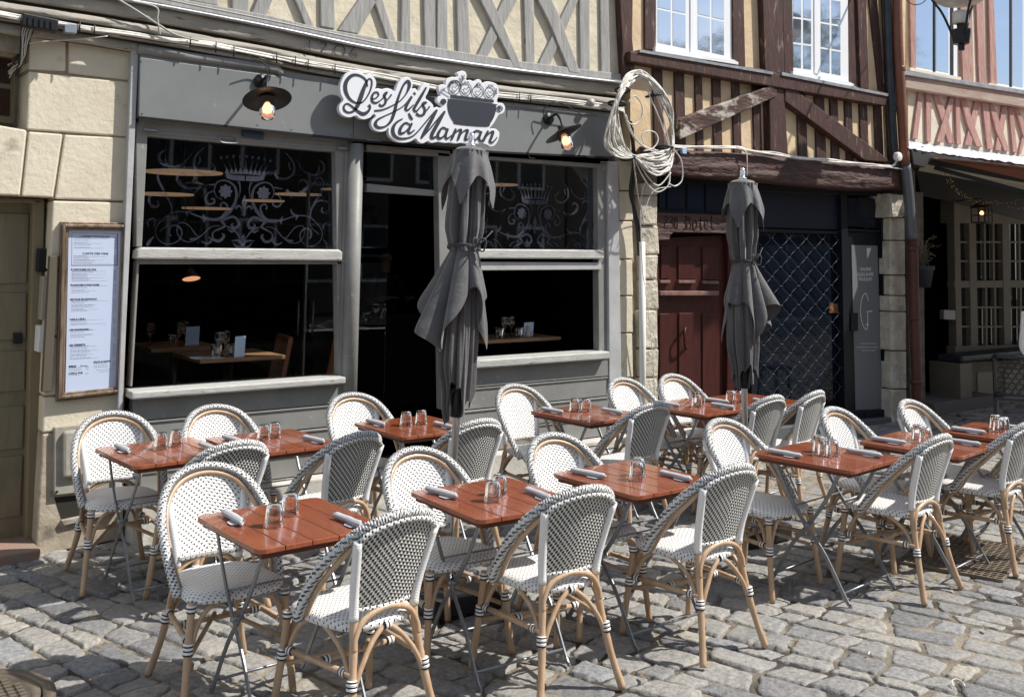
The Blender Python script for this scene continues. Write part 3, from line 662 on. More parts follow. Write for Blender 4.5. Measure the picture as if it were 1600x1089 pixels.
# ================================================================== BROWN TIMBER HOUSE
h2=thing('timbered_gallery_house','ochre and dark brown half timbered house with white windows above a gallery','building',(6.6,0,0))
W2=dict(parent=h2,world=True)
mb=MB().pp([(985,-300),(1420,-300),(1411,268),(1058,250),(985,235)],-.10,.3); part('plaster_wall',mb,OCHRE,**W2)
mb=MB(); yt=-.125
def st2(px,dy=0,y1=-.08): mb.pp(px,yt-dy,y1)
st2([(966,-60),(990,-60),(988,60),(992,100),(990,124),(976,124),(972,60)],.03)
st2([(1008,-60),(1022,-60),(1023,80),(1008,77)]); st2([(1145,-60),(1161,-60),(1165,107),(1146,103)],.01); st2([(1236-14,-60),(1236,-60),(1239,118),(1226,116)])
st2([(1338,-60),(1352,-60),(1358,140),(1345,138)],.01); st2([(1352,-60),(1366,-60),(1383,142),(1374,141)]); st2([(1379,-60),(1398,-60),(1402,256),(1392,254)],.02)
st2([(1190,-60),(1222,-60),(1226,124),(1196,112)],.05)
part('stud',mb,BROWN,bevel=.006,**W2)
mb=MB(); mb.pp([(985,80),(1190,108),(1222,117),(1387,146),(1384,166),(1215,137),(1000,99),(985,97)],-.22,-.09); part('sill_beam',mb,BROWN,bevel=.01,**W2)
mb=MB(); mb.pp([(1000,78),(1208,113),(1208,117),(1000,82)],-.235,-.1); mb.pp([(1222,113),(1388,147),(1388,151),(1222,118)],-.235,-.1); part('lead_sill',mb,LEAD,**W2)
mb=MB()
def st3(px,dy=0): mb.pp(px,-.122-dy,-.08)
for x0,x1,t0 in ((1020,1035,100),(1054,1069,104),(1086,1097,110),(1113,1126,115),(1144,1156,120),(1176,1188,126),(1245,1259,140),(1273,1288,145),(1297,1309,150),(1320,1331,155),(1343,1355,159),(1366,1378,163)):
    st3([(x0,t0),(x1,t0+2),(x1+4,262),(x0+4,260)])
part('stud',mb,BROWN,bevel=.005,**W2)
mb=MB(); mb.pp([(1202,118),(1224,120),(1232,244),(1204,240)],-.19,-.08); part('centre_post',mb,BROWN,bevel=.01,**W2)
mb=MB(); mb.pp([(1062,187),(1204,134),(1214,140),(1214,151),(1062,219)],-.205,-.1); part('diagonal_brace',mb,BROWNW,bevel=.01,**W2)
mb=MB(); mb.pp([(1227,138),(1241,139),(1396,255),(1352,251),(1227,159)],-.20,-.1); part('diagonal_brace',mb,BROWN,bevel=.01,**W2)
# great bressumer
def rough_beam(px_t,px_b,y0,y1,seed,amp=.012):
    m=MB(); t=spline(px_t,22); b=spline(px_b,22); k=len(t); nv=12; vs=[]; rr=random.Random(seed)
    for j in range(nv):
        s=j/(nv-1)
        for i in range(k):
            x=t[i][0]+(b[i][0]-t[i][0])*s; y=t[i][1]+(b[i][1]-t[i][1])*s+rr.uniform(-.3,.3)
            yp=y0-.02*math.sin(math.pi*s)+amp*math.sin(i*.22+4*s+seed)*math.sin(s*17+i*.05)+rr.uniform(-.004,.004)
            if j in (0,nv-1): yp=y1
            vs.append(tuple(P(x,y,yp)))
    m.add(vs,[(j*k+i,j*k+i+1,(j+1)*k+i+1,(j+1)*k+i) for j in range(nv-1) for i in range(k-1)],smooth=True)
    for e in (0,k-1): m.add([vs[j*k+e] for j in range(nv)],[tuple(range(nv)) if e==0 else tuple(range(nv))[::-1]])
    return m
part('bressumer_beam',rough_beam([(1000,226),(1058,231),(1200,240),(1320,252),(1411,262)],[(1000,272),(1060,277),(1200,289),(1320,299),(1411,298)],-.20,.1,5),BROWNB,**W2)
# windows with small panes
def casement(outer,panes,y,nm='window',sill=None,label=None):
    fr=part(nm,MB().pp(outer,y,y+.05),WHITEP,bevel=.004,label=label,**W2)
    m=MB()
    for q in panes: m.pp(q,y-.003,y+.0)
    part('pane',m,PANEUP,fr,True)
    # raised sash bars
    return fr
def panes(x0,x1,ytop,ybl,ybr,cols,rows,g=3.4,slope=.0):
    out=[]
    for c in range(cols):
        for r_ in range(rows):
            a=x0+(x1-x0)*c/cols+g/2; b=x0+(x1-x0)*(c+1)/cols-g/2
            def yy(x,f):
                yb=ybl+(ybr-ybl)*(x-x0)/(x1-x0); return ytop+(yb-ytop)*f if True else 0
            hh=(ybl-ytop)/rows
            def Y(x,k): return ybl+(ybr-ybl)*(x-x0)/(x1-x0)-hh*(rows-k)
            out.append([(a,Y(a,r_)+g/2),(b,Y(b,r_)+g/2),(b,Y(b,r_+1)-g/2),(a,Y(a,r_+1)-g/2)])
    return out
yw=-.07
mb=MB(); mb.pp([(1023,-100),(1148,-100),(1147,104),(1024,84)],-.105,-.099); part('window_reveal',mb,BROWN,**W2)
casement([(1025,-100),(1145,-100),(1144,100),(1025,80)],panes(1026.5,1073,-97,68,78,2,3)+panes(1089,1133,-88,79,89,2,3),-.115)
mb=MB(); mb.pp([(1024,74),(1147,94),(1154,98),(1154,102),(1024,81)],-.16,-.1)
mb.pp([(1079,-100),(1085,-100),(1085,84),(1079,83)],-.125,-.114); part('window_rail',mb,WHITEP,bevel=.003,**W2)
mb=MB(); mb.pp([(1234,-100),(1345,-100),(1350,136),(1238,118)],-.105,-.099); part('window_reveal',mb,BROWN,**W2)
casement([(1236,-100),(1324,-100),(1326,131),(1240,116)],panes(1238,1269,-52,107,111,2,4)+panes(1281,1315,-44,114,120,2,4),-.115)
mb=MB(); mb.pp([(1239,112),(1326,128),(1335,132),(1335,136),(1239,119)],-.16,-.1)
mb.pp([(1272,-100),(1277,-100),(1278,116),(1273,115)],-.125,-.114); part('window_rail',mb,WHITEP,bevel=.003,**W2)
# left stone pier with moulded head
mb=MB()
rr=random.Random(9); ys=[305,352,398,437,484,545,590,640,700]; prev=0
for i in range(len(ys)-1): mb.pp([(1000+rr.uniform(-1,1),ys[i]+1),(1028+rr.uniform(-2,3),ys[i]+1),(1028.5+rr.uniform(-2,3),ys[i+1]-.6),(1002,ys[i+1]-.6)],-.03-rr.uniform(0,.03),.3)
mb.pp([(1001,286),(1031,287),(1031,297),(1028,305),(1001,305)],-.09,.3)
part('rough_pier',mb,ROUGH,bevel=.016,**W2)
mb=MB(); mb.pp([(996,240),(1026,240),(1028,700),(1000,705)],-.0,.3); part('pier_mortar',mb,STONED,**W2)
# hotel door bay
mb=MB(); mb.pp([(1026,276),(1185,284),(1185,345),(1026,334)],.10,.16); mb.pp([(1026,332),(1185,342),(1182,700),(1026,700)],.30,.34)
part('bay_backing',mb,BLACKP,**W2)
mb=MB()
for q in ([(1030,283),(1039,284),(1039,326),(1030,325)],[(1043,284.5),(1069,286),(1069,328),(1043,327)],[(1074,286.5),(1099,288),(1099,331),(1074,329)],[(1103,288.5),(1130,290),(1130,332),(1103,331)]): mb.pp(q,.085,.1)
part('fanlight_pane',mb,mat('navy_glass',(.014,.020,.036),.2,spec=.3),**W2)
mb=MB(); mb.pp([(1024,332),(1176,338),(1176,366),(1053,363),(1048,368),(1046,375),(1023,376)],.02,.28); part('door_lintel',mb,BROWNB,bevel=.008,**W2)
d2=part('door',MB().pp([(1024,372),(1140,368),(1136,700),(1026,700)],.20,.26),DOORR,**W2)
mb=MB()
for q in ([(1033,384),(1047,384),(1046,436),(1033,436)],[(1060,385),(1085,385),(1085,437),(1060,437)],[(1098,386),(1124,386),(1124,438),(1098,438)],[(1031,490),(1046,490),(1045,640),(1031,640)],[(1061,489),(1084,489),(1083,642),(1061,642)],[(1098,489),(1124,489),(1123,643),(1098,643)]): mb.pp(q,.185,.2)
part('door_panel',mb,DOORR,d2,True,bevel=.008)
mb=MB(); mb.pp([(1032,455),(1124,455),(1124,462),(1032,462)],.11,.2); mb.pp([(1032,438),(1048,438),(1048,443),(1032,443)],.16,.2); mb.pp([(1061,438),(1087,438),(1087,443),(1061,443)],.16,.2); mb.pp([(1099,439),(1124,439),(1124,444),(1099,444)],.16,.2)
part('door_rail',mb,mat('pale_rail',(.22,.13,.105),.6,col2=(.12,.05,.04),scale=9),d2,True,bevel=.006)  # rails coloured paler than the rest of the door
mb=MB(); pts=[P(x,y,yy) for x,y,yy in ((1073.5,513,.19),(1070.5,514,.13),(1069.5,525,.11),(1070.5,541,.13),(1073.5,543,.19))]; mb.tube(spline(pts,5),.013,8); part('door_handle',mb,DOORR,d2,True)
mb=MB(); mb.pp([(1138,342),(1148,342),(1148,700),(1136,700)],.15,.28); mb.pp([(1148,342),(1186,346),(1180,700),(1148,700)],.16,.2); part('door_jamb',mb,DOORR,bevel=.005,**W2)
# 230 Hotel in carved blackletter strokes
mb=MB(); yl=.016
def bl(cx,cy): return (1000+cx/3.205,280+cy/3.203)   # from zoom of 200x340
def strokes(lst,w,y,m,f=bl):
    for i,s in enumerate(lst):
        q=[P(*f(*p),y) for p in s]; m.ribbon([(v.x,v.z) for v in q],w,y-.0002*(i%12),.004)
ST=[[(122,192),(134,186),(142,198),(126,218)],[(126,218),(124,244),(142,244)],[(150,190),(162,188),(166,202),(156,214)],[(156,214),(168,222),(166,240),(150,244)],[(176,192),(174,240),(184,246)],[(176,192),(186,188),(188,244)],
 [(222,190),(232,186),(230,250)],[(218,252),(230,246)],[(250,188),(248,214),(256,222),(252,254)],[(222,216),(250,214)],[(236,186),(236,248)],
 [(266,214),(276,206),(286,216),(284,244),(274,254),(266,244),(266,214)],[(304,190),(304,244),(314,252)],[(296,206),(314,206)],[(324,212),(334,204),(342,216),(326,232)],[(324,212),(326,246),(342,248)],[(360,186),(360,244),(370,252)],[(354,190),(362,184)],[(380,220),(400,222)],[(412,208),(418,216)],[(420,206),(428,216)],[(414,226),(418,254)]]
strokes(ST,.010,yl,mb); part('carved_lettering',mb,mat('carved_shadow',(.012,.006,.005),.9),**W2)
# gallery shopfront
mb=MB()
mb.pp([(1178,288),(1398,298),(1398,308),(1178,298)],.04,.2); mb.pp([(1178,288),(1187,289),(1182,690),(1174,690)],.04,.2); mb.pp([(1314,300),(1324,300),(1330,670),(1321,672)],.03,.2)
mb.pp([(1377,302),(1392,303),(1396,655),(1384,655)],.03,.2); mb.pp([(1186,358),(1314,362),(1314,366),(1186,363)],.06,.2); mb.pp([(1323,357),(1378,360),(1378,364),(1323,361)],.05,.2); mb.pp([(1178,644),(1322,641),(1396,640),(1398,652),(1178,676)],.03,.2)
part('gallery_frame',mb,BLACKP,bevel=.004,**W2)
part('shop_window',MB().pp([(1184,298),(1316,302),(1322,646),(1180,648)],.11,.116),PANE3,**W2)
part('shop_window',MB().pp([(1186,299),(1314,302),(1314,359),(1186,355)],.085,.09),mat('blue_header_panel',(.017,.022,.034),.3,spec=.3),**W2)
dd=part('door',MB().pp([(1323,362),(1378,364),(1386,644),(1329,646)],.075,.12),BLACKP,bevel=.004,**W2)
pn=part('door_pane',MB().pp([(1330.5,383),(1371,384),(1378.5,638),(1337,642)],.069,.076),FROST,dd,True)
part('fanlight_pane',MB().pp([(1325,309),(1377,312),(1376,357),(1325,354)],.08,.085),mat('smoked_glass',(.010,.014,.022),.2,spec=.3),**W2)
mb=MB(); mb.pp([(1330,489),(1341,489),(1341,517),(1330,517)],.03,.07); mb.pp([(1352,645),(1376,643),(1376,649),(1352,651)],.02,.05); part('door_lock',mb,BLACKP,dd,True,bevel=.003)
part('shop_plinth',MB().pp([(1176,672),(1398,652),(1400,680),(1176,706)],-.06,.2),mat('dark_step',(.09,.095,.10),.6,bump=.003),bevel=.008,**W2)
# white lettering on the door
def text(name,s,px,py,h,y,m,parent,bold=0,align='CENTER',sx=1.0,weight=0):
    cu=bpy.data.curves.new(name,'FONT'); cu.body=s; cu.align_x=align; cu.extrude=.0006; cu.offset=weight
    q=P(px,py,y); pv=P(px,py+h,y); sz=abs(q.z-pv.z)/.70
    cu.size=sz; cu.space_character=1.02
    o=bpy.data.objects.new(name,cu); COL.objects.link(o); dg=bpy.context.evaluated_depsgraph_get()
    me=bpy.data.meshes.new_from_object(o.evaluated_get(dg)); bpy.data.objects.remove(o); me.name=name
    me.materials.clear(); me.materials.append(m); o=bpy.data.objects.new(name,me); COL.objects.link(o)
    o.parent=parent; l=wloc(parent); o.location=(q.x-l.x,q.y-l.y,q.z-l.z-sz*.70); o.rotation_euler=(R(90),0,0); o.scale=(sx,1,1); return o
WLET=mat('white_lettering',(.70,.70,.68),.5); GLET=mat('faint_lettering',(.36,.37,.38),.5)
text('lettering','GALERIE',1352.5,418,5.2,.068,WLET,pn,sx=1.05); text('lettering','GUILLAUME',1352.5,426,5.2,.068,WLET,pn,sx=1.05); text('lettering','FOUQUET',1352.5,433.5,5.2,.068,WLET,pn,sx=1.05)
mb=MB(); pts=[(1357,463),(1349,461),(1345,475),(1344,490),(1348,508),(1355,514),(1357,505),(1356.5,487)]; pts=[(1357,470),(1353,458.5),(1347,466),(1344.5,487),(1348,507),(1354.5,515),(1356,500),(1355.5,487)]
pxr(pts,1.1,.067,mb,k=12); pxr([(1355,486.5),(1363,486.5)],1.1,.067,mb,1,k=12); pxr([(1352,507),(1358,507)],1.0,.067,mb,2,k=12); part('monogram',mb,WLET,pn,True)
text('lettering','ES D\'ARTISTES',1306,638,4,.026,WLET,h2,sx=1.0)
mb=MB()
for y,a,b_ in ((536,1345,1367),(541.5,1339,1372),(546.5,1347,1366)):
    x=a
    while x<b_: mb.pp([(x,y),(x+2.2,y),(x+2.2,y+1.8),(x,y+1.8)],.067,.069); x+=3.1
part('fine_print',mb,GLET,pn,True)
# small warning plate
wp=part('warning_plate',MB().pp([(1295,472.5),(1312,473.5),(1312,490.5),(1295,489)],.098,.105),mat('brown_plate',(.06,.025,.015),.4),**W2)
mb=MB()
for i in range(5): mb.pp([(1297,475.5+i*2.8),(1310,476.3+i*2.8),(1310,477.5+i*2.8),(1297,476.7+i*2.8)],.0965,.0985)
part('warning_lines',mb,mat('orange_print',(.45,.20,.08),.5),wp,True)
# security grille
mb=MB(); c0=P(1184,364,.07); c1=P(1316,368,.07); z0=P(1182,642,.07).z; z1=c0.z; nx=10; nz_=18; dx=(c1.x-c0.x)/nx; dz=(z1-z0)/nz_
for i in range(nx+1):
    pts=[]
    for j in range(nz_*4+1):
        ph=j/4*math.pi; s=math.sin(ph+ (0 if i%2 else math.pi)); s=math.copysign(abs(s)**.8,s)
        pts.append((c0.x+i*dx+s*dx*.36, .07+.006*math.cos(ph), z1-j/4*dz))
    pts=[(min(max(p[0],c0.x),c1.x),p[1],p[2]) for p in pts]
    mb.tube(pts,.0036,5)
    for j in range(nz_):
        if i<nx:
            xm=c0.x+(i+.5)*dx; zz=z1-(j+.5)*dz
            if (i+j)%2==1: mb.tube([(xm-.16*dx,.066,zz),(xm+.16*dx,.066,zz)],.0052,5)
part('security_grille',mb,mat('grille_steel',(.07,.075,.09),.4,metal=.6),**W2)
# right pier
mb=MB(); ys=[340,376,430,462,487,548,608,665]
for i in range(len(ys)-1): mb.pp([(1391+i*.4,ys[i]+.6),(1414+i*.5,ys[i]+.8),(1414.5+i*.5,ys[i+1]-.5),(1391.4+i*.4,ys[i+1]-.6)],-.06-rr.uniform(0,.02),.3)
mb.pp([(1389,302),(1420,306),(1420,313),(1415,319),(1415,326),(1412,340),(1391,340),(1392,320)],-.12,.3)
part('rough_pier',mb,ROUGH,bevel=.016,**W2)
mb=MB(); mb.box((6.9,.34,2.9),(11.3,8,9)); part('upper_walls',mb,OCHRE,**W2)
mb=MB(); mb.add([(6.85,-.6,8.8),(11.4,-.6,8.8),(11.4,4.2,13),(6.85,4.2,13),(6.85,8.4,8.8),(11.4,8.4,8.8)],[(0,1,2,3),(3,2,5,4),(0,3,4),(1,5,2),(0,4,5,1)]); part('roof',mb,SLATE,**W2)
part('room_shell',room(P(1150,500,.34).x,P(1392,500,.34).x,.40,4,.0,2.8),DARKIN,**W2)

# ================================================================== PINK TIMBER HOUSE
h3=thing('pink_timbered_house','cream house with pink timber crosses above a beige bistro front and awning','building',(11.4,0,0))
W3=dict(parent=h3,world=True)
mb=MB().pp([(1412,-300),(2300,-900),(2300,420),(1420,256)],-.02,.3); part('plaster_wall',mb,CREAM3,**W3)
mb=MB()
def st4(px,dy=0): mb.pp(px,-.05-dy,.0)
st4([(1420,-100),(1431,-100),(1432,112),(1424,111)]); st4([(1496,-100),(1519,-100),(1520,129),(1505,126)],.02); st4([(1518-2,-100),(1516,-100),(1522,129),(1519,129)]); st4([(1522,-100),(1534,-100),(1541,133),(1530,131)]); st4([(1543,-100),(1549,-100),(1559,136),(1548,134)],.01)
part('stud',mb,PINK,bevel=.006,**W3)
mb=MB(); mb.pp([(1415,118),(1600,146),(1900,192),(1900,224),(1600,168),(1415,138)],-.12,.0); part('sill_beam',mb,mat('beige_beam',(.42,.36,.29),.7,col2=(.33,.24,.2),scale=6,stretch=(.4,2,2),bump=.006),bevel=.012,**W3)
mb=MB(); mb.pp([(1413,111),(1600,141),(1900,188),(1900,194),(1600,147.5),(1413,117)],-.15,.0); part('lead_sill',mb,LEAD,bevel=.004,**W3)
mb=MB()
for i,q in enumerate(([(1436,142),(1443,143),(1434,218),(1426,217)],[(1447,143),(1456,144),(1455,222),(1448,221)],[(1485,152),(1492,153),(1474,223),(1464,222)],[(1458,146),(1466,148),(1480,180),(1492,225),(1482,224),(1472,190)],[(1493,152),(1500,154),(1502,226),(1495,226)],[(1501,154),(1511,156),(1520,190),(1536,230),(1526,229),(1512,196)],[(1524,158),(1532,159),(1518,228),(1508,227)],[(1535,160),(1545,161),(1552,234),(1543,233)],[(1546,163),(1553,165),(1566,200),(1578,237),(1570,236),(1556,204)],[(1567,166),(1574,167),(1564,236),(1555,235)],[(1577,167),(1583,168),(1590,239),(1583,238)],[(1587,170),(1592,171),(1608,210),(1600,216)],[(1600,205),(1606,205),(1596,241),(1592,240)])): st4(q,.004*(i%3))
for k in range(5):
    x=1612+k*46; st4([(x,175+k*7),(x+9,176+k*7),(x+14,250+k*9),(x+4,249+k*9)],.003*(k%2)); st4([(x+14,177+k*7),(x+22,178+k*7),(x+42,255+k*9),(x+34,254+k*9)],.007); st4([(x+36,180+k*7),(x+44,181+k*7),(x+20,255+k*9),(x+12,254+k*9)],.01)
part('stud',mb,PINK,bevel=.006,**W3)
for (x0,x1,yl_,yr) in ((1426,1496,109,122),(1549,1612,133,145)):
    xm=(x0+x1)/2+3
    f=part('window',MB().pp([(x0,-100),(x1,-100),(x1,yr),(x0,yl_)],-.045,.0),WHITEP,bevel=.003,**W3)
    m=MB(); g=lambda x: yl_+(yr-yl_)*(x-x0)/(x1-x0)
    for a,b in ((x0+4,xm-6),(xm-1,x1-14)): m.pp([(a,-100),(b,-100),(b,g(b)-5),(a,g(a)-5)],-.048,-.045)
    part('pane',m,PANEUP,f,True)
    m=MB(); m.pp([(xm-5,-100),(xm-2,-100),(xm-2,g(xm)-3),(xm-5,g(xm)-3)],-.056,-.045); m.pp([(x1-10,-100),(x1-6,-100),(x1-6,g(x1)-3),(x1-10,g(x1)-3)],-.056,-.045); part('sash_bar',m,IRON,f,True)
    m=MB(); m.pp([(x0-4,yl_-3),(x1+6,yr-1),(x1+6,yr+4),(x0-4,yl_+2)],-.10,.0); part('window_ledge',m,CREAM3,bevel=.004,**W3)
# bistro front
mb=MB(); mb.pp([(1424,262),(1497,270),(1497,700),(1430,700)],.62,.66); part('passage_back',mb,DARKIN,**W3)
mb=MB(); mb.pp([(1416,250),(1430,250),(1438,690),(1424,690)],.02,.3); mb.pp([(1430,300),(1443,300),(1447,690),(1436,690)],.12,.4); part('rough_pier',mb,mat('dark_rubble',(.20,.18,.155),.9,col2=(.11,.10,.09),scale=7,bump=.02,bscale=12),bevel=.012,**W3)
yb=.30
mb=MB()
mb.pp([(1491,312),(1760,322),(1760,352),(1491,349)],yb,yb+.2)
for x0,x1 in ((1491,1500),(1514,1525),(1566,1577),(1640,1651),(1705,1717)): mb.pp([(x0,340),(x1,340),(x1+4,556),(x0+4,556)],yb+.008,yb+.12)
mb.pp([(1491,439),(1760,436),(1760,449),(1491,450)],yb+.014,yb+.12); mb.pp([(1493,541),(1760,536),(1760,552),(1493,556)],yb-.01,yb+.12)
ff=part('bistro_front',mb,BEIGE,bevel=.006,**W3)
mb=MB()
def muntin(xa,xb,ya,yb_,nc,nr):
    for c in range(1,nc): x=xa+(xb-xa)*c/nc; mb.pp([(x-1.4,ya),(x+1.4,ya),(x+2.4,yb_),(x-.4,yb_)],yb+.020,yb+.06)
    for r_ in range(1,nr): y=ya+(yb_-ya)*r_/nr; mb.pp([(xa,y-1.5),(xb,y-1.7),(xb,y+1.3),(xa,y+1.5)],yb+.024,yb+.065)
for xa,xb,nc in ((1500,1514,1),(1525,1566,3),(1577,1640,4),(1651,1705,3)): muntin(xa,xb,349,438,nc,3); muntin(xa+2,xb+3,450,541,nc,3)
part('glazing_bar',mb,BEIGE,**W3)
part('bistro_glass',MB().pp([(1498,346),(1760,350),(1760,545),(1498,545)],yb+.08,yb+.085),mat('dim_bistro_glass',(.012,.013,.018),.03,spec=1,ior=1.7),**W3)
mb=MB(); mb.pp([(1503,566),(1760,556),(1760,700),(1505,700)],yb-.02,yb+.1); mb.pp([(1500,568),(1518,567),(1522,700),(1503,700)],-.02,yb+.1); part('stall_riser',mb,BEIGE,bevel=.005,**W3)
mb=MB(); mb.pp([(1527,582),(1556,580),(1558,636),(1529,638)],yb-.035,yb-.02); mb.pp([(1570,579),(1620,576),(1622,632),(1572,635)],yb-.035,yb-.02); part('riser_panel',mb,mat('beige_panel',(.25,.215,.155),.5),bevel=.01,**W3)
a=P(1501,556,-.03); mb=MB(); b_=P(1760,548,-.03); mb.box((a.x,-.05,a.z-.09),(b_.x+.5,yb-.02,a.z)); part('bench_cushion',mb,mat('black_vinyl',(.02,.021,.024),.45,bump=.006,bscale=7),bevel=.03,**W3)
mb=MB(); a=P(1430,664,.2); mb.box((a.x,-.065,-.05),(a.x+1.5,.6,.137)); part('stone_step',mb,mat('dim_step',(.12,.11,.10),.8,bump=.006),bevel=.012,**W3)
mb=MB(); mb.box((11.45,.34,2.9),(19,8,8.6)); mb.box((13.1,.7,0),(19,.75,2.9)); part('upper_walls',mb,CREAM3,**W3)
mb=MB(); mb.add([(11.4,-.6,8.4),(19.4,-.6,8.4),(19.4,4.2,12),(11.4,4.2,12),(11.4,8.4,8.4),(19.4,8.4,8.4)],[(0,1,2,3),(3,2,5,4),(0,3,4),(1,5,2),(0,4,5,1)]); part('roof',mb,SLATE,**W3)
# ================================================================== SHOP SIGN
YS=-.235
def sg(x,y): return (520+x/5.714,100+y/5.714)
KM=1.22/5.714/FPX*8.1
sign=thing('shop_sign','white cut out sign reading Les fils à Maman with a cooking pot','sign',tuple(P(655,180,YS)))
BK=[(180,62),(240,70),(290,98),(340,100),(380,140),(388,190),(378,228),(400,220),(440,228),(480,218),(530,232),(556,250),(575,190),(610,140),(650,118),(700,135),(714,190),(708,222),(740,222),(765,250),(790,200),(820,175),(855,180),(864,215),(848,260),(828,308),(870,340),(897,372),(900,396),(930,385),(960,398),(975,380),(945,352),(930,325),(938,295),(962,290),(948,240),(945,200),(975,184),(1008,190),(1010,150),(1050,120),(1100,120),(1124,108),(1108,84),(1150,64),(1185,75),(1196,110),(1192,146),(1230,146),(1262,160),(1290,140),(1325,150),(1336,180),(1365,160),(1420,165),(1466,185),(1481,230),(1480,290),(1466,330),(1480,348),(1520,355),(1540,395),(1522,440),(1482,456),(1462,490),(1432,540),(1402,578),(1450,580),(1486,612),(1482,670),(1452,724),(1410,740),(1370,722),(1330,712),(1290,716),(1240,712),(1190,714),(1150,706),(1100,713),(1050,704),(1000,707),(940,698),(880,708),(852,690),(800,712),(762,694),(740,668),(700,692),(640,705),(570,695),(520,660),(498,620),(496,572),(470,600),(420,608),(370,590),(345,550),(350,505),(385,470),(362,450),(335,480),(280,498),(235,485),(205,463),(150,480),(90,462),(58,420),(60,370),(95,325),(75,280),(65,220),(75,160),(110,98)]
BK=spline(BK,3,True)
q=[P(*sg(*a),YS) for a in BK]; m=MB(); m.prism([(v.x,v.z) for v in q],YS,YS+.04)
part('sign_board',m,SIGNW,sign,True,bevel=.004)
m=MB(); c=q
for x,y in ((620,190),(735,175),(560,160)): a=P(x,y,YS); m.tube([(a.x,YS+.04,a.z),(a.x,-.10,a.z)],.012,8)
part('stand_off',m,STEEL,sign,True)
m=MB(); lay=0
def stroke(pts,ws,closed=False,k=5):
    global lay
    z=[(*((lambda v:(v.x,v.z))(P(*sg(a,b),YS-.004))),w_*KM) for (a,b),w_ in zip(pts,ws)]
    z=spline(z,k,closed)
    if closed: z.append(z[0])
    m.ribbon([(a,b) for a,b,c in z],[max(.0012,c) for a,b,c in z],YS-.0035-.00013*lay,.004); lay+=1
def W_(n,a,b): return [a+(b-a)*math.sin(math.pi*i/(n-1)) for i in range(n)]
pl=[(312,205),(292,140),(232,103),(172,106),(122,160),(115,235),(150,310),(212,350),(270,340),(322,270),(347,200),(348,148),(325,135),(300,168),(270,245),(240,330),(215,388),(182,425),(140,435),(106,415),(101,380),(130,356),(172,380),(222,422),(270,448),(312,430),(335,392),(322,366)]
stroke(pl,[10,14,16,22,28,28,20,12,10,10,12,11,10,18,30,32,26,16,14,16,14,12,14,20,26,20,16,26])
stroke([(348,316),(385,308),(410,280),(398,256),(368,262),(350,300),(356,338),(388,350),(424,330)],[8,9,12,13,14,18,18,14,8])
stroke([(424,330),(465,292),(488,255),(470,262),(458,285),(474,320),(468,355),(438,378),(414,362)],[8,9,9,12,16,18,18,16,18]); stroke([(470,345),(500,310),(526,275)],[8,10,12])
stroke([(374,420),(450,410),(540,370),(610,325),(662,258),(686,190),(672,156),(636,186),(602,260),(572,350),(552,430),(522,510),(472,558),(412,570),(382,542),(400,502),(460,468),(560,422),(640,370),(700,292)],[13,11,9,8,12,26,22,16,16,20,24,20,12,20,26,16,9,8,8,8])
stroke([(708,292),(672,352),(652,400),(672,414),(722,366)],[18,20,20,14,7]); stroke([(736,258),(728,272)],[18,22])
stroke([(836,210),(790,290),(742,372),(726,408),(748,424),(790,376)],[12,22,22,20,14,7])
stroke([(788,382),(838,348),(818,346),(802,364),(822,402),(816,446),(780,464),(746,444)],[7,9,14,16,18,20,16,20]); stroke([(820,436),(845,410),(866,380)],[8,10,10])
stroke([(680,440),(695,475),(714,500)],[10,20,14])
stroke([(694,548),(652,528),(608,572),(602,620),(642,612),(690,562)],[10,14,22,22,12,8]); stroke([(708,530),(678,596),(690,620),(732,590)],[16,20,14,7])
stroke([(626,490),(572,522),(540,572),(546,632),(592,666),(662,664),(722,640),(772,592),(832,520),(900,440),(932,412)],[7,14,24,26,18,12,10,10,10,11,13])
stroke([(932,412),(882,500),(832,590),(792,664)],[14,26,28,16]); stroke([(792,664),(850,602),(930,505),(1000,425)],[8,10,11,14]); stroke([(1002,424),(952,510),(892,618),(884,662),(924,650),(960,610)],[14,26,28,20,14,7])
stroke([(1024,590),(984,570),(944,618),(946,664),(986,652),(1024,592)],[10,14,20,20,12,8]); stroke([(1030,578),(1008,640),(1022,668),(1062,638)],[16,20,14,7])
stroke([(1100,580),(1076,640),(1058,682)],[16,20,14]); stroke([(1062,664),(1110,602),(1146,590),(1132,640),(1116,684)],[7,9,18,20,14]); stroke([(1122,662),(1170,602),(1206,594),(1192,640),(1186,678),(1222,664)],[7,9,18,20,18,7])
stroke([(1322,608),(1282,598),(1240,640),(1244,684),(1284,672),(1320,618)],[10,14,20,20,12,8]); stroke([(1330,604),(1308,658),(1322,690),(1360,660)],[16,20,14,7])
stroke([(1388,598),(1362,652),(1342,698)],[16,20,14]); stroke([(1346,684),(1396,622),(1432,606),(1420,650),(1404,692),(1430,700),(1468,656)],[7,9,18,20,18,12,7])
def disc(cx,cy,r_,n=24,ry=None,dy=0):
    global lay
    z=[P(*sg(cx+r_*math.cos(t),cy+(ry or r_)*math.sin(t)),YS-.004) for t in [i*2*math.pi/n for i in range(n)]]
    m.prism([(v.x,v.z) for v in z],YS-.0035-.00013*lay,YS+.001); lay+=1
pot=[(1026,345),(1036,322),(1062,316),(1438,358),(1457,376),(1456,420),(1438,480),(1405,535),(1370,562),(1110,541),(1078,515),(1045,460),(1028,400)]
z=[P(*sg(*a),YS-.004) for a in spline(pot,3,True)]; m.prism([(v.x,v.z) for v in z],YS-.004,YS+.001)
stroke([(1054,290),(1245,313),(1436,335)],[22,22,22]); disc(988,338,25)
stroke([(1490+24*math.cos(t),400+24*math.sin(t)) for t in [i*math.pi/6 for i in range(12)]],[5]*12,True,3)
stroke([(1483,412),(1483,388),(1494,388),(1498,396),(1486,401),(1498,413)],[4]*6)
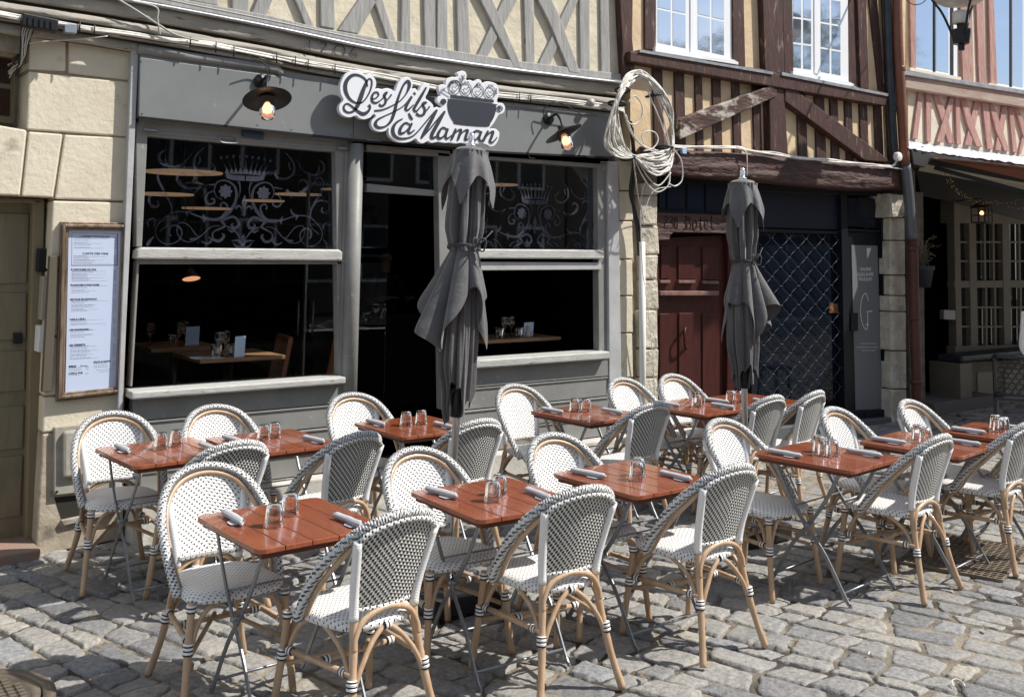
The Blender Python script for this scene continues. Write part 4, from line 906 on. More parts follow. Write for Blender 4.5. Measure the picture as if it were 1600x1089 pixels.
for cx,cy,rx,ry in ((1088,212,50,60),(1190,228,46,56),(1297,248,50,54),(1405,255,45,54)):
    stroke([(cx+rx*math.cos(t),cy+ry*math.sin(t)) for t in [i*math.pi/8 for i in range(16)]],[3.4]*16,True,3)
    stroke([(cx-26,cy+16),(cx,cy+36),(cx+28,cy+6)],[3.5,4.5,3.5]); stroke([(cx-22,cy-4),(cx-15,cy-9),(cx-8,cy-3)],[3.5]*3); stroke([(cx+8,cy-10),(cx+16,cy-15),(cx+22,cy-9)],[3.5]*3)
for a in ([(1040,215),(1045,170),(1060,152)],[(1052,190),(1062,158),(1078,150)],[(1066,185),(1075,152),(1098,150)],[(1086,175),(1100,150),(1122,160)],[(1104,172),(1118,158),(1130,180)],[(1042,200),(1036,185),(1052,160)],[(1118,165),(1138,185),(1136,210)]): stroke(a,[5,6,4])
for cx,cy in ((1190,172),(1297,194),(1405,200)):
    for d in (-16,-6,5,15): stroke([(cx+d,cy+4),(cx+d*1.3+3,cy-14)],[3.5,2.5])
stroke([(1280,196),(1292,172),(1302,176),(1312,196)],[4]*4)
for d in (0,1,2): stroke([(1446,230+d*18),(1460,226+d*18),(1452,240+d*18)],[4]*3)
for a in ([(1052,282),(1012,256),(972,236)],[(992,246),(978,216)],[(988,244),(1000,214)],[(984,242),(962,228)],[(1144,195),(1150,150),(1158,105)],[(1156,140),(1142,104)],[(1156,140),(1172,104)],[(1154,150),(1178,128)]): stroke(a,[4]*len(a))
part('lettering',m,SIGND,sign,True)

# ================================================================== WALL LAMPS
def wall_lamp(name,label,plate,shade,tiltx,tilty,k):
    a=P(*plate,-.105); t=thing(name,label,'wall lamp',tuple(a),0,'black dish lamps on the fascia')
    g=MB(); g.lathe([(0,0),(.052,0),(.055,.012),(.05,.024),(0,.026)],(0,0,0),24,Matrix.Rotation(R(90),3,'X')); part('wall_plate',g,IRON,t)
    s=P(*shade,-.34); d=s-a
    g=MB(); g.tube(spline([(0,-.02,0),(0.01,-.10,.03),(d.x*.7,d.y*.8,d.z*.5+.05),(d.x,d.y,d.z+.045),(d.x,d.y,d.z+.0)],6),.011,8); part('arm',g,IRON,t)
    Rm=(Matrix.Rotation(tiltx,3,'X')@Matrix.Rotation(tilty,3,'Y'))
    g=MB(); g.lathe([(.0,.055),(.022,.055),(.026,.03),(.05,.02),(.10,.0),(.166,-.016),(.170,-.022),(.165,-.022),(.10,-.008),(.045,.008),(.0,.010)],(d.x,d.y,d.z),40,Rm); part('shade',g,mat('black_enamel_shade',(.03,.027,.025),.35,metal=.3),t)
    g=MB(); g.lathe([(.0,.0),(.045,.0),(.047,-.01),(.0,-.01)],(d.x,d.y,d.z),24,Rm); part('fitting',g,IRON,t)
    Rm=Matrix.Rotation(tiltx*.35,3,'X')@Matrix.Rotation(tilty,3,'Y'); d=d+Vector((0,-.01,-.012))
    g=MB(); g.lathe([(.056,.006),(.056,-.10),(.051,-.130),(.034,-.152),(0,-.162)],(d.x,d.y,d.z),24,Rm); part('glass_jar',g,window_glass('lamp_glass',fac=1.5,tcol=(.96,.86,.78)),t)
    g=MB(); g.lathe([(0,-.03),(.014,-.030),(.028,-.052),(.036,-.078),(.028,-.102),(0,-.114)],(d.x,d.y,d.z),20,Rm); part('bulb',g,mat('lit_bulb',(.9,.7,.4),.4,emit=(1,.74,.46),es=2.4),t)
    g=MB(); g.lathe([(.050,-.01),(.050,-.135),(.03,-.148),(0,-.152)],(d.x,d.y,d.z),20,Rm); part('inner_diffuser',g,mat('warm_diffuser',(.62,.36,.27),.5,alpha=.5,emit=(1,.48,.34),es=.30),t)
wall_lamp('wall_lamp','lit black dish lamp with its plate left of the white sign',(407,128),(417,152),R(-24),R(2),1)
wall_lamp('wall_lamp','lit black dish lamp tilted beneath the coiled cables right of the white sign',(856,186),(879,206),R(-22),R(-17),1)

# ================================================================== MENU BOARD
mo=[(95,346.5),(203,348.5),(193.5,616),(88,628)]
ym=-.06
menu=thing('menu_board','tall framed menu on pale blue paper hung on the cream stone pier','menu board',tuple(P(142,488,0)))
def lerpq(q,u,v):
    a=[q[0][i]+(q[1][i]-q[0][i])*u for i in (0,1)]; b=[q[3][i]+(q[2][i]-q[3][i])*u for i in (0,1)]; return (a[0]+(b[0]-a[0])*v,a[1]+(b[1]-a[1])*v)
def mq(u,v): return lerpq(mo,u,v)
part('backing',MB().pp([mq(.04,.015),mq(.96,.015),mq(.96,.985),mq(.04,.985)],-.025,.0),BRONZE,menu,True)
def ringm(e0,e1,yy,y1): # e in u; v scaled
    m=MB(); s=.40
    o=[mq(e0,e0*s),mq(1-e0,e0*s),mq(1-e0,1-e0*s),mq(e0,1-e0*s)]; i=[mq(e1,e1*s),mq(1-e1,e1*s),mq(1-e1,1-e1*s),mq(e1,1-e1*s)]
    for k in range(4): m.pp([o[k],o[(k+1)%4],i[(k+1)%4],i[k]],yy,y1)
    return m
for e0,e1,yy in ((0,.035,-.045),(.032,.075,-.07),(.072,.115,-.052)): part('frame',ringm(e0,e1,yy,-.01),BRONZE,menu,True,bevel=.004)
pq=[(107.5,357),(189,358.5),(186,608.5),(102,615.5)]
pap=part('menu_sheet',MB().pp(pq,-.034,-.03),PAPER,menu,True)
def pm(u,v): return lerpq(pq,u,v)
ink=MB(); ing=MB()
def hbar(mb_,u0,u1,v,h=.0022,y=-.0345): mb_.pp([pm(u0,v),pm(u1,v),pm(u1,v+h),pm(u0,v+h)],y,y+.0006)
for a,b,c,d in ((.06,.94,.027,.0018),(.06,.94,.222,.004)): hbar(ink,a,b,c,d)
ink.pp([pm(.06,.027),pm(.066,.027),pm(.072,.226),pm(.066,.226)],-.0346,-.0338); ink.pp([pm(.925,.027),pm(.94,.027),pm(.943,.226),pm(.928,.226)],-.0346,-.0338)
rl=random.Random(12)
def words(mb_,u0,u1,v,h):
    u=u0
    while u<u1:
        w_=rl.uniform(.025,.07); hbar(mb_,u,min(u+w_,u1),v,h); u+=w_+.012
def para(v,rows,step=.0127,u0=.07,price=.92):
    for i in range(rows):
        words(ing,u0,u0+rl.uniform(.25,.42),v+i*step,.0028); words(ing,u0+.02,u0+rl.uniform(.4,.75),v+i*step+.005,.0016) if i%2==0 else None
        hbar(ing,price-.05,price,v+i*step,.0032)
para(.055,5,.0145,.10); para(.165,5,.0105,.10); 
para(.255,7,.0098); para(.345,4,.0140); para(.438,6,.0125); para(.553,3,.0125); para(.615,4,.0145); para(.714,7,.0122)
for v in (.845,.858): words(ing,.06,.30,v,.003); hbar(ing,.37,.43,v,.003)
words(ing,.06,.26,.888,.003); hbar(ing,.37,.43,.884,.003)
for v in (.825,.838,.85): words(ing,.52,.78,v,.003); hbar(ing,.87,.93,v-.004,.003)
words(ing,.57,.90,.868,.0022); words(ing,.62,.85,.88,.0022)
part('fine_print',ing,INKG,pap,True)
part('ruled_box',ink,INK,pap,True)
def mt(s,u,v,h,al='LEFT',mm=INK,sx=1.0,wt=0,_=0): x,y=pm(u,v); text('heading',s,x,y+h*.42,h*1.0,-.0347,mm,pap,align=al,sx=sx,weight=wt)
mt("L'APÉRO FRANÇAIS",.5,.036,3.2,'CENTER',sx=1.12); mt('CARTE DES VINS',.52,.14,3.2,'CENTER',sx=1.12)
for s,v in (('À PARTAGER OU PAS',.239),('PLANCHES À PARTAGER',.333),('RETOUR EN ENFANCE',.420),('VOILÀ L\'ÉTÉ !',.541),('LES VIANDARDS',.604),('LES DESSERTS',.697)): mt(s,.055,v,2.75,sx=1.0,wt=.0002)
mt('BIÈRES',.055,.826,2.7,wt=.0002); mt('Pression',.27,.828,2.2,mm=INKG); mt('EAUX & SOFTS',.52,.808,2.7,wt=.0002); mt('CAFÉ & THÉ',.055,.868,2.7,wt=.0002)

# ================================================================== BOXES ON THE PIER
t=thing('meter_cabinet','weathered grey meter cabinet with a raised door low on the stone pier','meter cabinet',tuple(P(135,720,0)))
mcab=mat('weathered_cabinet',(.40,.385,.33),.6,col2=(.30,.28,.23),scale=6,bump=.003,bscale=16,col3=(.2,.17,.13),s3=9)
part('cabinet_frame',MB().pp([(85.5,668),(193,656),(190,762),(84.5,774)],-.05,.02),mcab,t,True,bevel=.005)
part('cabinet_door',MB().pp([(99,674),(182,664),(180,738),(99,748)],-.085,-.05),mcab,t,True,bevel=.02)
g=MB(); a=P(89,768,-.052); g.lathe([(0,0),(.008,.0),(.008,.003),(0,.003)],tuple(a),12,Matrix.Rotation(R(90),3,'X')); part('lock',g,IRON,t,True)
part('cable_niche',MB().pp([(84.5,777),(176,768),(176,800),(99,820)],-.020,-.005),mat('niche_dark',(.03,.026,.02),.9),t,True)
part('niche_lip',MB().pp([(96,813),(176,796),(176,803),(99,822)],-.045,.0),mcab,t,True,bevel=.006)
def onreveal(x0,y0,x1,y1,d=.03):
    """box fixed on the door reveal (plane X = pier face)"""
    X=P(70,500,.1).x-.02
    out=[]
    for x,y in ((x0,y0),(x1,y1)):
        dd=Fv+Rv*((x-800)/FPX)-Uv*((y-PPY)/FPX); k=(X-CAM.x)/dd.x; out.append(CAM+dd*k)
    m=MB(); m.box((X-d,out[0].y,out[0].z),(X+.05,out[1].y,out[1].z)); return m
single('entry_phone',onreveal(54,388,70,425,.05),IRON,'black rounded box on the door reveal above a metal intercom panel','intercom',bevel=.01)
t_=onreveal(58,430,69,500,.02); o=single('intercom_panel',t_,mat('intercom_steel',(.42,.38,.31),.4,metal=.3),'slim metal intercom panel with buttons beside the olive door','intercom',bevel=.004)
g=MB(); 
for i in range(5): g.lathe([(0,0),(.008,0),(.008,.006),(0,.006)],(-.03,0,.05+i*.03+(.07 if i>2 else 0)),10,Matrix.Rotation(R(-90),3,'Y'))
b_=part('button',g,IRON,o)
single('letter_slot_box',onreveal(55,505,67,550,.03),WHITEPL,'narrow white box below the intercom panel beside the olive door','box',bevel=.005)
# conduit beside the menu
g=MB(); g.box((P(83,380,-.03).x-.02,-.05,P(83,610,0).z),(P(92,380,-.03).x,-.0,P(85,400,0).z)); o=single('cable_trunking',g,mat('dark_trunking',(.10,.085,.06),.6),'dark vertical trunking behind the left edge of the menu frame','conduit',bevel=.004)

# ================================================================== CABLES
def cable(pts,r_,y=-.2,n=6,k=6,jit=0,rr=None):
    q=[]
    for p in spline([(a[0],a[1],a[2] if len(a)>2 else y) for a in pts],k): q.append(P(p[0],p[1],p[2])+Vector((0,0,(rr.uniform(-jit,jit) if rr else 0))))
    return q
RUN=[(-80,6),(0,22),(40,30),(90,36),(130,43),(200,53),(262,62),(330,70),(400,84),(470,98),(540,110),(600,120),(700,140),(790,150),(860,156),(950,166),(975,172)]
g=MB(); rr=random.Random(5)
for i in range(9):
    dy=rr.uniform(-4,4.5); g.tube(cable([(x,y+dy+rr.uniform(-1.3,1.3),-.135-rr.uniform(0,.02)) for x,y in RUN],.006),rr.choice((.006,.007,.008)),6)
single('cable_bundle',g,CABLE,'bundle of pale cables strung along the carved beam above the grey fascia','cables')
g=MB()
for i in range(5):
    dy=rr.uniform(-1,7); g.tube(cable([(x,y+dy+rr.uniform(-1,1),-.125-rr.uniform(0,.02)) for x,y in RUN],.006),rr.choice((.006,.009)),6)
for x,y in ((298,66),(338,74),(366,80),(433,90),(462,96),(482,101),(524,108),(125,42),(148,47),(812,152),(830,154)): 
    a=P(x,y-8,-.168); b_=P(x-1,y+9,-.168); g.tube([a,b_],.005,5)
single('black_cable_bundle',g,CABLED,'black cables and ties among the pale cables above the fascia','cables')
g=MB()
for pts in ([(165,-12),(205,12),(246,38),(275,55),(310,64)],[(205,2),(244,12),(246,30),(250,55)],[(190,-10),(250,-2),(300,8),(420,32),(600,70)]): g.tube(cable(pts,.005,-.18),.007,6)
single('hanging_wires',g,CABLEG,'loose grey wires falling from the lead drip to the cable bundle above the door side','wire')
for nm,mt_,k0,lb in (('wire_drop',CABLE,0,'thin pale wires dropping from the long black splice box past the small window'),('black_wire_drop',CABLED,1,'thin black wires dropping from the long black splice box past the small window')):
    g=MB()
    for i in range(6):
        e=rr.uniform(-1,1); d=i*4.6+k0*2.3; g.tube(cable([(64-d*.9,38,-.17),(56-d*.9,46+2*e,-.13),(46-d*.6+3*e,64+i,-.10),(38-d*.35+4*e,84+i*3,-.05),(26-d*.1-3*e,96+i*3,.02),(12+d*.1,104+i*3+4*e,.12)],.005),.0032,5)
    if k0==0: g.tube(cable([(168,57,-.15),(120,62,-.12),(60,66,-.10),(40,70,-.08)],.004),.004,5)
    single(nm,g,mt_,lb,'wire')
o=single('junction_box',MB().pp([(36,20),(92,31),(90,51),(34,40)],-.22,-.15),IRON,'long black splice box on the cables above the olive door','junction box',bevel=.008)
g=MB()
for i in range(5): g.pp([(44+i*9,27+i*1.6),(49+i*9,28+i*1.6),(49+i*9,41+i*1.6),(44+i*9,40+i*1.6)],-.228,-.219)
q=o.location.copy(); g.v=[(v[0]-q.x,v[1]-q.y,v[2]-q.z) for v in g.v]; part('rib',g,IRON,o)
single('junction_box',MB().pp([(101,38),(120,38.5),(120,53),(101,51)],-.20,-.15),mat('grey_plastic',(.20,.24,.28),.5),'small grey blue box on the cables right of the black splice box','junction box',bevel=.004)
# wires that feed the lamps
g=MB(); g.tube(cable([(395,92,-.2),(410,98,-.17),(421,108,-.165),(421,125,-.165),(414,131,-.18)],.004),.005,5); g.tube(cable([(905,178,-.2),(910,180,-.17),(872,160,-.2),(852,168,-.17),(849,178,-.165),(853,188,-.17)],.004),.005,5)
single('lamp_cable',g,CABLED,'thin black flex looping from the cables to the dish lamps','wire')
g=MB(); g.lathe([(0,0),(.035,0),(.035,.04),(0,.045)],tuple(P(921,161,-.15)),16,Matrix.Rotation(R(90),3,'X')); single('junction_box',g,mat('round_box_plastic',(.4,.4,.38),.5),'round pale grey box on the cables left of the coil','junction box')
# cables over the gallery beam
RUN2=[(1045,226),(1060,229),(1110,230),(1150,231),(1170,236),(1210,240),(1250,247),(1300,251),(1350,257),(1390,260),(1400,252),(1402,246)]
g=MB()
for i in range(7): g.tube(cable([(x,y+rr.uniform(-1.5,2.5),-.24-rr.uniform(0,.02)) for x,y in RUN2],.006),rr.choice((.007,.009,.011)),6)
g.tube(cable([(1150,230,-.26),(1163,235,-.26),(1167,245,-.27),(1167,275,-.26)],.005),.006,5)
g.tube(cable([(1330,255,-.25),(1390,262,-.26),(1412,265,-.27)],.005),.006,5)
single('cable_bundle',g,CABLE,'white cables clipped along the top of the rough brown beam','cables')
g=MB(); g.lathe([(0,0),(.05,0),(.055,.03),(.05,.06),(0,.065)],tuple(P(1399,245.5,-.25)),20,Matrix.Rotation(R(90),3,'X')); single('junction_box',g,WHITEPL,'round white junction box at the right end of the brown beam','junction box',bevel=.004)
single('junction_box',MB().pp([(1066,231),(1073,231),(1073,241),(1067,240)],-.27,-.24),mat('pale_blue_plastic',(.35,.5,.66),.5),'tiny pale blue box hanging by the cable coil','junction box',bevel=.003)
# the big coil
g=MB(); rr=random.Random(21)
oc=[(978,118),(966,140),(955,170),(948,200),(944,225),(955,240),(975,248),(992,250),(1010,266),(1030,274),(1048,262),(1053,230),(1054,200),(1050,170),(1036,142),(1018,118),(998,110)]
# loop outline and an inner one; every turn is a blend
inn=[(990,128),(976,146),(968,160),(966,185),(972,215),(982,235),(992,243),(1004,240),(1020,240),(1040,236),(1050,228),(1049,205),(1042,180),(1026,150),(1012,130),(1000,122),(995,124)]
for i in range(92):
    f=rr.random()**1.1; ph=rr.uniform(-.6,.6)
    pts=[]
    for k,(a,b_) in enumerate(zip(oc,inn)):
        w_=min(1,max(0,f+.25*math.sin(k*.8+ph*4)+rr.uniform(-.06,.06)))
        pinch=1.0 if k not in (1,2,7,12,15) else .6
        w_=.5+(w_-.5)*pinch
        pts.append((a[0]+(b_[0]-a[0])*w_, a[1]+(b_[1]-a[1])*w_, -.30-.10*rr.random()-.04*math.sin(k)))
    q=[P(*p) for p in spline(pts,5,True)]; g.tube(q,.0072,5,closed=True)
for pts in ([(982,160),(992,150),(1003,165),(1002,185),(990,195),(980,190)],[(1050,232),(1064,250),(1066,280),(1055,291),(1044,286)],[(992,250),(1004,275),(1018,295),(1030,300),(1045,288),(1046,262)],[(1006,225),(1003,212),(1012,205),(1024,208),(1028,220),(1020,232),(1006,236)],[(975,175),(985,205),(1000,225),(1030,236),(1050,232)],[(1000,115),(1015,150),(1032,190),(1040,215),(1046,232)],[(978,180),(990,212),(1010,232),(1030,240)],[(1010,120),(1030,160),(1040,200),(1048,236)],[(995,250),(1015,280),(1030,290),(1048,270)]):
    g.tube(cable([(a,b_,-.37-.02*rr.random()) for a,b_ in pts],.006),.0068,6)
coil=single('cable_coil',g,CABLE,'big coil of pale cables tied up and hanging at the corner between the two houses','cables')
g=MB()
def tie(x0,y0,x1,y1,r_=.012):
    a=P(x0,y0,-.42); b_=P(x1,y1,-.42); c=(a+b_)/2; h=(b_-a)/2; g.tube([c+h*math.cos(t)*1.05+Vector((0,.09*math.sin(t)+.07,0)) for t in [i*math.pi/8 for i in range(16)]],r_,6,closed=True)
tie(964,158,981,164); tie(977,136,985,144,.01); tie(1024,150,1035,146,.01); tie(1038,228,1054,232); tie(987,250,993,243,.008)
q=coil.location; g.v=[(v[0]-q.x,v[1]-q.y,v[2]-q.z) for v in g.v]; part('cable_tie',g,CABLED,coil)
g=MB()
for pts,r_ in (([(985,190,-.2),(990,250,-.14),(985,300,-.1),(992,330,-.1),(1000,380,-.1),(1001,520,-.1),(1004,640,-.1),(1006,690,-.1)],.016),([(988,200,-.18),(992,260,-.14),(988,310,-.11),(995,360,-.1),(998,400,-.1)],.012)): g.tube(cable(pts,r_),r_,8)
single('black_cable_drop',g,CABLED,'thick black cables running down the corner below the coil','cables')
g=MB()
for pts,r_ in (([(990,250,-.2),(996,300,-.15),(1003,330,-.14),(1006,352,-.14)],.008),([(1008,285,-.2),(1002,310,-.16),(1001,350,-.15),(1004,420,-.15),(1012,480,-.14),(1020,560,-.13),(1024,640,-.12)],.005),([(1048,292,-.2),(1020,300,-.2),(1004,340,-.2)],.004)): g.tube(cable(pts,r_),r_,6)
single('thin_wire_drop',g,CABLE,'thin pale wires hanging from the coil down the rough stone pier','wire')
g=MB(); a=P(1003,378,-.12); b_=P(1012,690,-.12); g.tube([(a.x,-.12,a.z),(a.x+.02,-.12,b_.z-.2)],.030,12)
single('white_conduit',g,WHITEPL,'straight white plastic conduit standing against the corner of the rough stone pier','conduit')

# ================================================================== DOWNPIPES
g=MB(); g.tube(cable([(1383,-60,-.2),(1388,60,-.2),(1392,160,-.2),(1398,250,-.2),(1404,262,-.17),(1412,268,-.14)],.05,k=4),.052,14)
for y in (55,130,175): a=P(1388+y*.03,y,-.2); g.lathe([(.056,0),(.058,.01),(.058,.03),(.056,.04)],tuple(a),14)
single('downpipe',g,ZINC,'dark blue grey downpipe on the brown corner post','downpipe')
g=MB(); g.tube(cable([(1401,-60,-.28),(1403,60,-.28),(1408,160,-.28),(1414,258,-.28)],.05,k=4),.058,16)
for y in (112,): a=P(1406,y,-.28); g.lathe([(.062,0),(.066,.012),(.066,.05),(.062,.06)],tuple(a),16)
single('downpipe',g,COPPER,'upper reddish brown downpipe between the brown and the pink house','downpipe')
g=MB(); g.tube(cable([(1414,256,-.27),(1420,310,-.27),(1424,374,-.27)],.05,k=4),.062,16); single('downpipe_sleeve',g,mat('grey_pipe',(.12,.13,.145),.45,metal=.3),'slate grey middle length of the downpipe beside the stone capital','downpipe')
g=MB(); g.tube(cable([(1424,372,-.25),(1426,390,-.25),(1428,480,-.25),(1432,600,-.25),(1434,690,-.25)],.05,k=4),.060,16)
for y in (378,392,500,600): a=P(1424+(y-372)*.03,y,-.25); g.lathe([(.062,0),(.069,.012),(.069,.04),(.062,.05)],tuple(a),16)
single('downpipe',g,mat('dull_red_pipe',(.10,.032,.022),.5,col2=(.07,.025,.018),scale=8),'lower dull red downpipe beside the right stone pillar','downpipe')
# ================================================================== AWNING, LANTERN, STREET LAMP
aw=thing('shop_awning','terracotta awning drawn out to shade the bistro, under a crumpled silver cover','awning',tuple(P(1500,260,-.3)))
m=MB(); top=[(1418,220),(1450,226),(1500,233),(1550,239),(1600,246),(1700,262),(1900,296)]; k=MB(); rr=random.Random(2)
pt=spline(top,12); vs=[];nv=7
for j in range(nv):
    for i,(x,y) in enumerate(pt):
        s=j/(nv-1); vs.append(tuple(P(x,y+s*11,-.05-.30*s**.7+rr.uniform(-.012,.012))+Vector((0,0,rr.uniform(-.008,.008)))))
kk=len(pt); m.add(vs,[(j*kk+i,(j+1)*kk+i,(j+1)*kk+i+1,j*kk+i+1) for j in range(nv-1) for i in range(kk-1)],smooth=True)
part('silver_cover',m,mat('crumpled_silver',(.60,.65,.73),.35,metal=.35,bump=.025,bscale=9),aw,True)
part('casing',MB().pp([(1424,234),(1457,240),(1600,260),(1900,304),(1900,330),(1600,278),(1456,249),(1446,262),(1428,258)],-.34,-.02),mat('awning_casing',(.035,.032,.03),.5),aw,True,bevel=.01)
a=P(1457,247,-.34); b_=P(1900,310,-.34)
m=MB(); L1=1.0
vs=[(a.x,a.y,a.z),(b_.x,b_.y,b_.z+.0),(b_.x+.0,b_.y-1.3,b_.z-.42),(a.x+.9,a.y-1.3,a.z-.42),(a.x,a.y,a.z-.008),(b_.x,b_.y,b_.z-.008),(b_.x,b_.y-1.3,b_.z-.428),(a.x+.9,a.y-1.3,a.z-.428)]
a2=P(1457,247,-.34); q1=P(1600,266,-1.2); q2=P(1600,279,-1.2)
m=MB(); e0=P(1457,246,-.34); e1=P(1900,305,-.34); f1=P(1900,352,-.95); f0=P(1500,253,-.55)
aw0=P(1457,247,-.34); xs=[aw0.x+.05+i*.35 for i in range(24)]; vs=[]
for y_,z_ in ((-.30,aw0.z),(-1.0,aw0.z-.10),(-1.75,aw0.z-.235),(-2.45,aw0.z-.40)):
    for i,x_ in enumerate(xs): vs.append((x_,y_,z_-.02*abs(math.sin(i*1.3))))
nn=len(xs); m.add(vs,[(j*nn+i,j*nn+i+1,(j+1)*nn+i+1,(j+1)*nn+i) for j in range(3) for i in range(nn-1)],smooth=True)
m.add([(xs[0],-2.45,aw0.z-.40),(xs[-1],-2.45,aw0.z-.40),(xs[-1],-2.46,aw0.z-.62),(xs[0],-2.46,aw0.z-.62)],[(0,1,2,3)])
part('valance',MB().pp([(1457,246.5),(1600,263),(1900,300),(1900,345),(1600,280)],-.375,-.345),mat('terracotta_valance',(.36,.15,.095),.7,bump=.002,bscale=50),aw,True)
fb=part('fabric',m,mat('terracotta_awning',(.30,.12,.075),.7,bump=.002,bscale=60),aw,True); q=fb.modifiers.new('s','SOLIDIFY'); q.thickness=.006  # fabric stretched far out so that it shades the bistro front
m=MB(); m.bar(P(1460,262,-.1),P(1620,306,-1.1),.05,.05); m.bar(P(1430,262,-.05),P(1440,234,-.25),.06,.10); m.pp([(1430,262),(1900,330),(1900,420),(1497,318),(1440,306)],.28,.33); part('arm',m,IRON,aw,True)
# fairy lights
m=MB(); fl=thing('string_lights','string of tiny warm lights hanging under the awning','string lights',tuple(P(1520,300,-.3)))
w1=spline([P(*p) for p in ((1474,268,-.2),(1488,290,-.2),(1510,305,-.2),(1530,312,-.2),(1560,316,-.2),(1600,322,-.2))],10); m.tube(w1,.003,4); w2_=spline([P(*p) for p in ((1485,272,-.3),(1500,300,-.3),(1540,318,-.25),(1600,312,-.25))],10); m.tube(w2_,.003,4)
part('flex',m,IRON,fl,True); m=MB(); rr=random.Random(4)
for p in list(w1)[::1]+list(w2_)[::1]:
    p=Vector(p)+Vector((rr.uniform(-.02,.02),0,rr.uniform(-.05,.01))); m.lathe([(0,-.005),(.0045,0),(0,.005)],tuple(p),6)
part('tiny_lamp',m,mat('warm_pin_light',(.5,.35,.18),.5,emit=(1,.5,.2),es=.16),fl,True)
# bistro lantern
c=P(1534,333,-.05); ln=thing('lantern','lit black carriage lantern beside the bistro door','lantern',tuple(c))
k=.002*0+ (P(1534,318,-.05)-P(1534,348,-.05)).z; s=k/2
m=MB()
for x in (-1,1):
    for y in (-1,1): m.bar((x*s*.72,y*s*.72,-s),(x*s*.72,y*s*.72,s*.55),.012,.012)
for z in (-s,s*.55,-.25*s): 
    for a,b_ in (((-1,-1),(1,-1)),((1,-1),(1,1)),((1,1),(-1,1)),((-1,1),(-1,-1))): m.bar((a[0]*s*.72,a[1]*s*.72,z),(b_[0]*s*.72,b_[1]*s*.72,z),.012,.012)
for x,y in ((0,-1),(-1,0),(1,0)): m.bar((x*s*.72,y*s*.72,-s),(x*s*.72,y*s*.72,s*.55),.008,.008)
part('cage',m,IRON,ln); m=MB(); m.lathe([(s*1.15,s*.55),(s*.55,s*1.0),(s*.2,s*1.15),(0,s*1.2)],n=4,axis=Matrix.Rotation(R(45),3,'Z'),smooth=False); m.lathe([(s*1.15,s*.5),(s*1.15,s*.55)],n=4,axis=Matrix.Rotation(R(45),3,'Z'),smooth=False); part('roof',m,IRON,ln)
m=MB(); m.lathe([(0,-s*.3),(.022,-s*.2),(.026,0),(.012,s*.2),(0,s*.22)],n=16); part('bulb',m,mat('lantern_bulb',(.9,.6,.3),.5,emit=(1,.55,.22),es=2.4),ln)
m=MB(); m.tube([(0,0,s*1.15),(0,0,s*1.45),(0,.12,s*1.5),(0,.34,s*1.3)],.008,6); part('bracket',m,IRON,ln)
# street lamp hung from the house
c=P(1502,60,-1.3); sl=thing('street_lamp','dark hanging street lamp with curved arms and a pale bowl by the pink house','street lamp',tuple(c))
u=(P(1502,20,-1.3)-P(1502,80,-1.3)).z/60
m=MB(); m.lathe([(0,-20*u),(4.5*u,-19*u),(5*u,-11*u),(12*u,-9*u),(15*u,10*u),(15*u,13*u),(6*u,14*u),(6*u,22*u),(0,22*u)],n=8,smooth=False); part('hub',m,IRON,sl)
m=MB(); m.lathe([(10*u,22*u),(12*u,24*u),(12*u,39*u),(9*u,42*u),(0,42*u)],n=20); part('glass',m,mat('opal_glass',(.6,.6,.58),.3),sl)
m=MB()
for ang in (R(0),R(125),R(235)):
    ca,sa=math.cos(ang),math.sin(ang); Rr=lambda r_,z: (ca*r_*u,sa*r_*u,z*u)
    m.tube(spline([Rr(13,5),Rr(17,18),Rr(27,42),Rr(40,62),Rr(46,75)],5),1.9*u,8)
part('arm',m,IRON,sl)
m=MB(); m.lathe([(0,50*u),(26*u,53*u),(38*u,60*u),(38*u,64*u),(24*u,64*u),(0,66*u)],n=36); part('bowl',m,mat('pale_bowl',(.52,.50,.47),.35),sl)
m=MB(); m.lathe([(48*u,74*u),(49*u,78*u),(30*u,96*u),(8*u,106*u),(0,110*u)],n=36); m.tube([(0,0,105*u),(0,0,130*u),(0,.5,140*u),(0,1.3,135*u)],2.2*u,8); part('canopy',m,IRON,sl)
g=MB(); g.tube(cable([(1412,-4,-.2),(1425,7,-.35),(1440,6,-.6),(1452,-6,-.9)],.005),.006,6); single('lamp_flex',g,CABLED,'drooping black flex at the top beside the downpipe','wire')
# hanging pot
c=P(1442,432,-.12); pt_=thing('hanging_pot','dark hanging flower pot with a straggly plant beside the lower downpipe','plant pot',tuple(c))
u=(P(1442,414,-.12)-P(1442,449,-.12)).z/35
m=MB(); m.lathe([(0,-17*u),(11*u,-17*u),(16*u,10*u),(18*u,11*u),(18*u,17*u),(15*u,17*u),(14*u,11*u),(0,11*u)],n=28); part('pot',m,mat('slate_pot',(.035,.042,.05),.5),pt_)
m=MB(); lf=MB(); rr=random.Random(8)
for i in range(26):
    a_=rr.uniform(0,6.28); r_=rr.uniform(8,34)*u; h=rr.uniform(8,52)*u; e=(math.cos(a_)*r_+ (14*u if i%3==0 else 0),math.sin(a_)*r_*.6,11*u+h-(30*u if i%5==0 else 0))
    q=spline([(math.cos(a_)*4*u,math.sin(a_)*4*u,11*u),(e[0]*.4,e[1]*.4,15*u+h*.8),e],5); m.tube(q,.0035,4)
    for k in range(7):
        p=Vector(q[rr.randrange(3,len(q))])+Vector((rr.uniform(-.02,.02),rr.uniform(-.02,.02),rr.uniform(-.02,.02))); s=rr.uniform(.010,.022); d=Vector((rr.uniform(-1,1),rr.uniform(-1,1),rr.uniform(-.6,.6))).normalized(); n_=d.orthogonal().normalized()
        lf.add([p-d*s,p+n_*s*.5,p+d*s,p-n_*s*.5],[(0,1,2,3)])
part('stems',m,mat('dry_stems',(.16,.13,.08),.8),pt_); part('leaves',lf,mat('dull_leaves',(.12,.11,.065),.7,col2=(.2,.17,.10),scale=30),pt_)
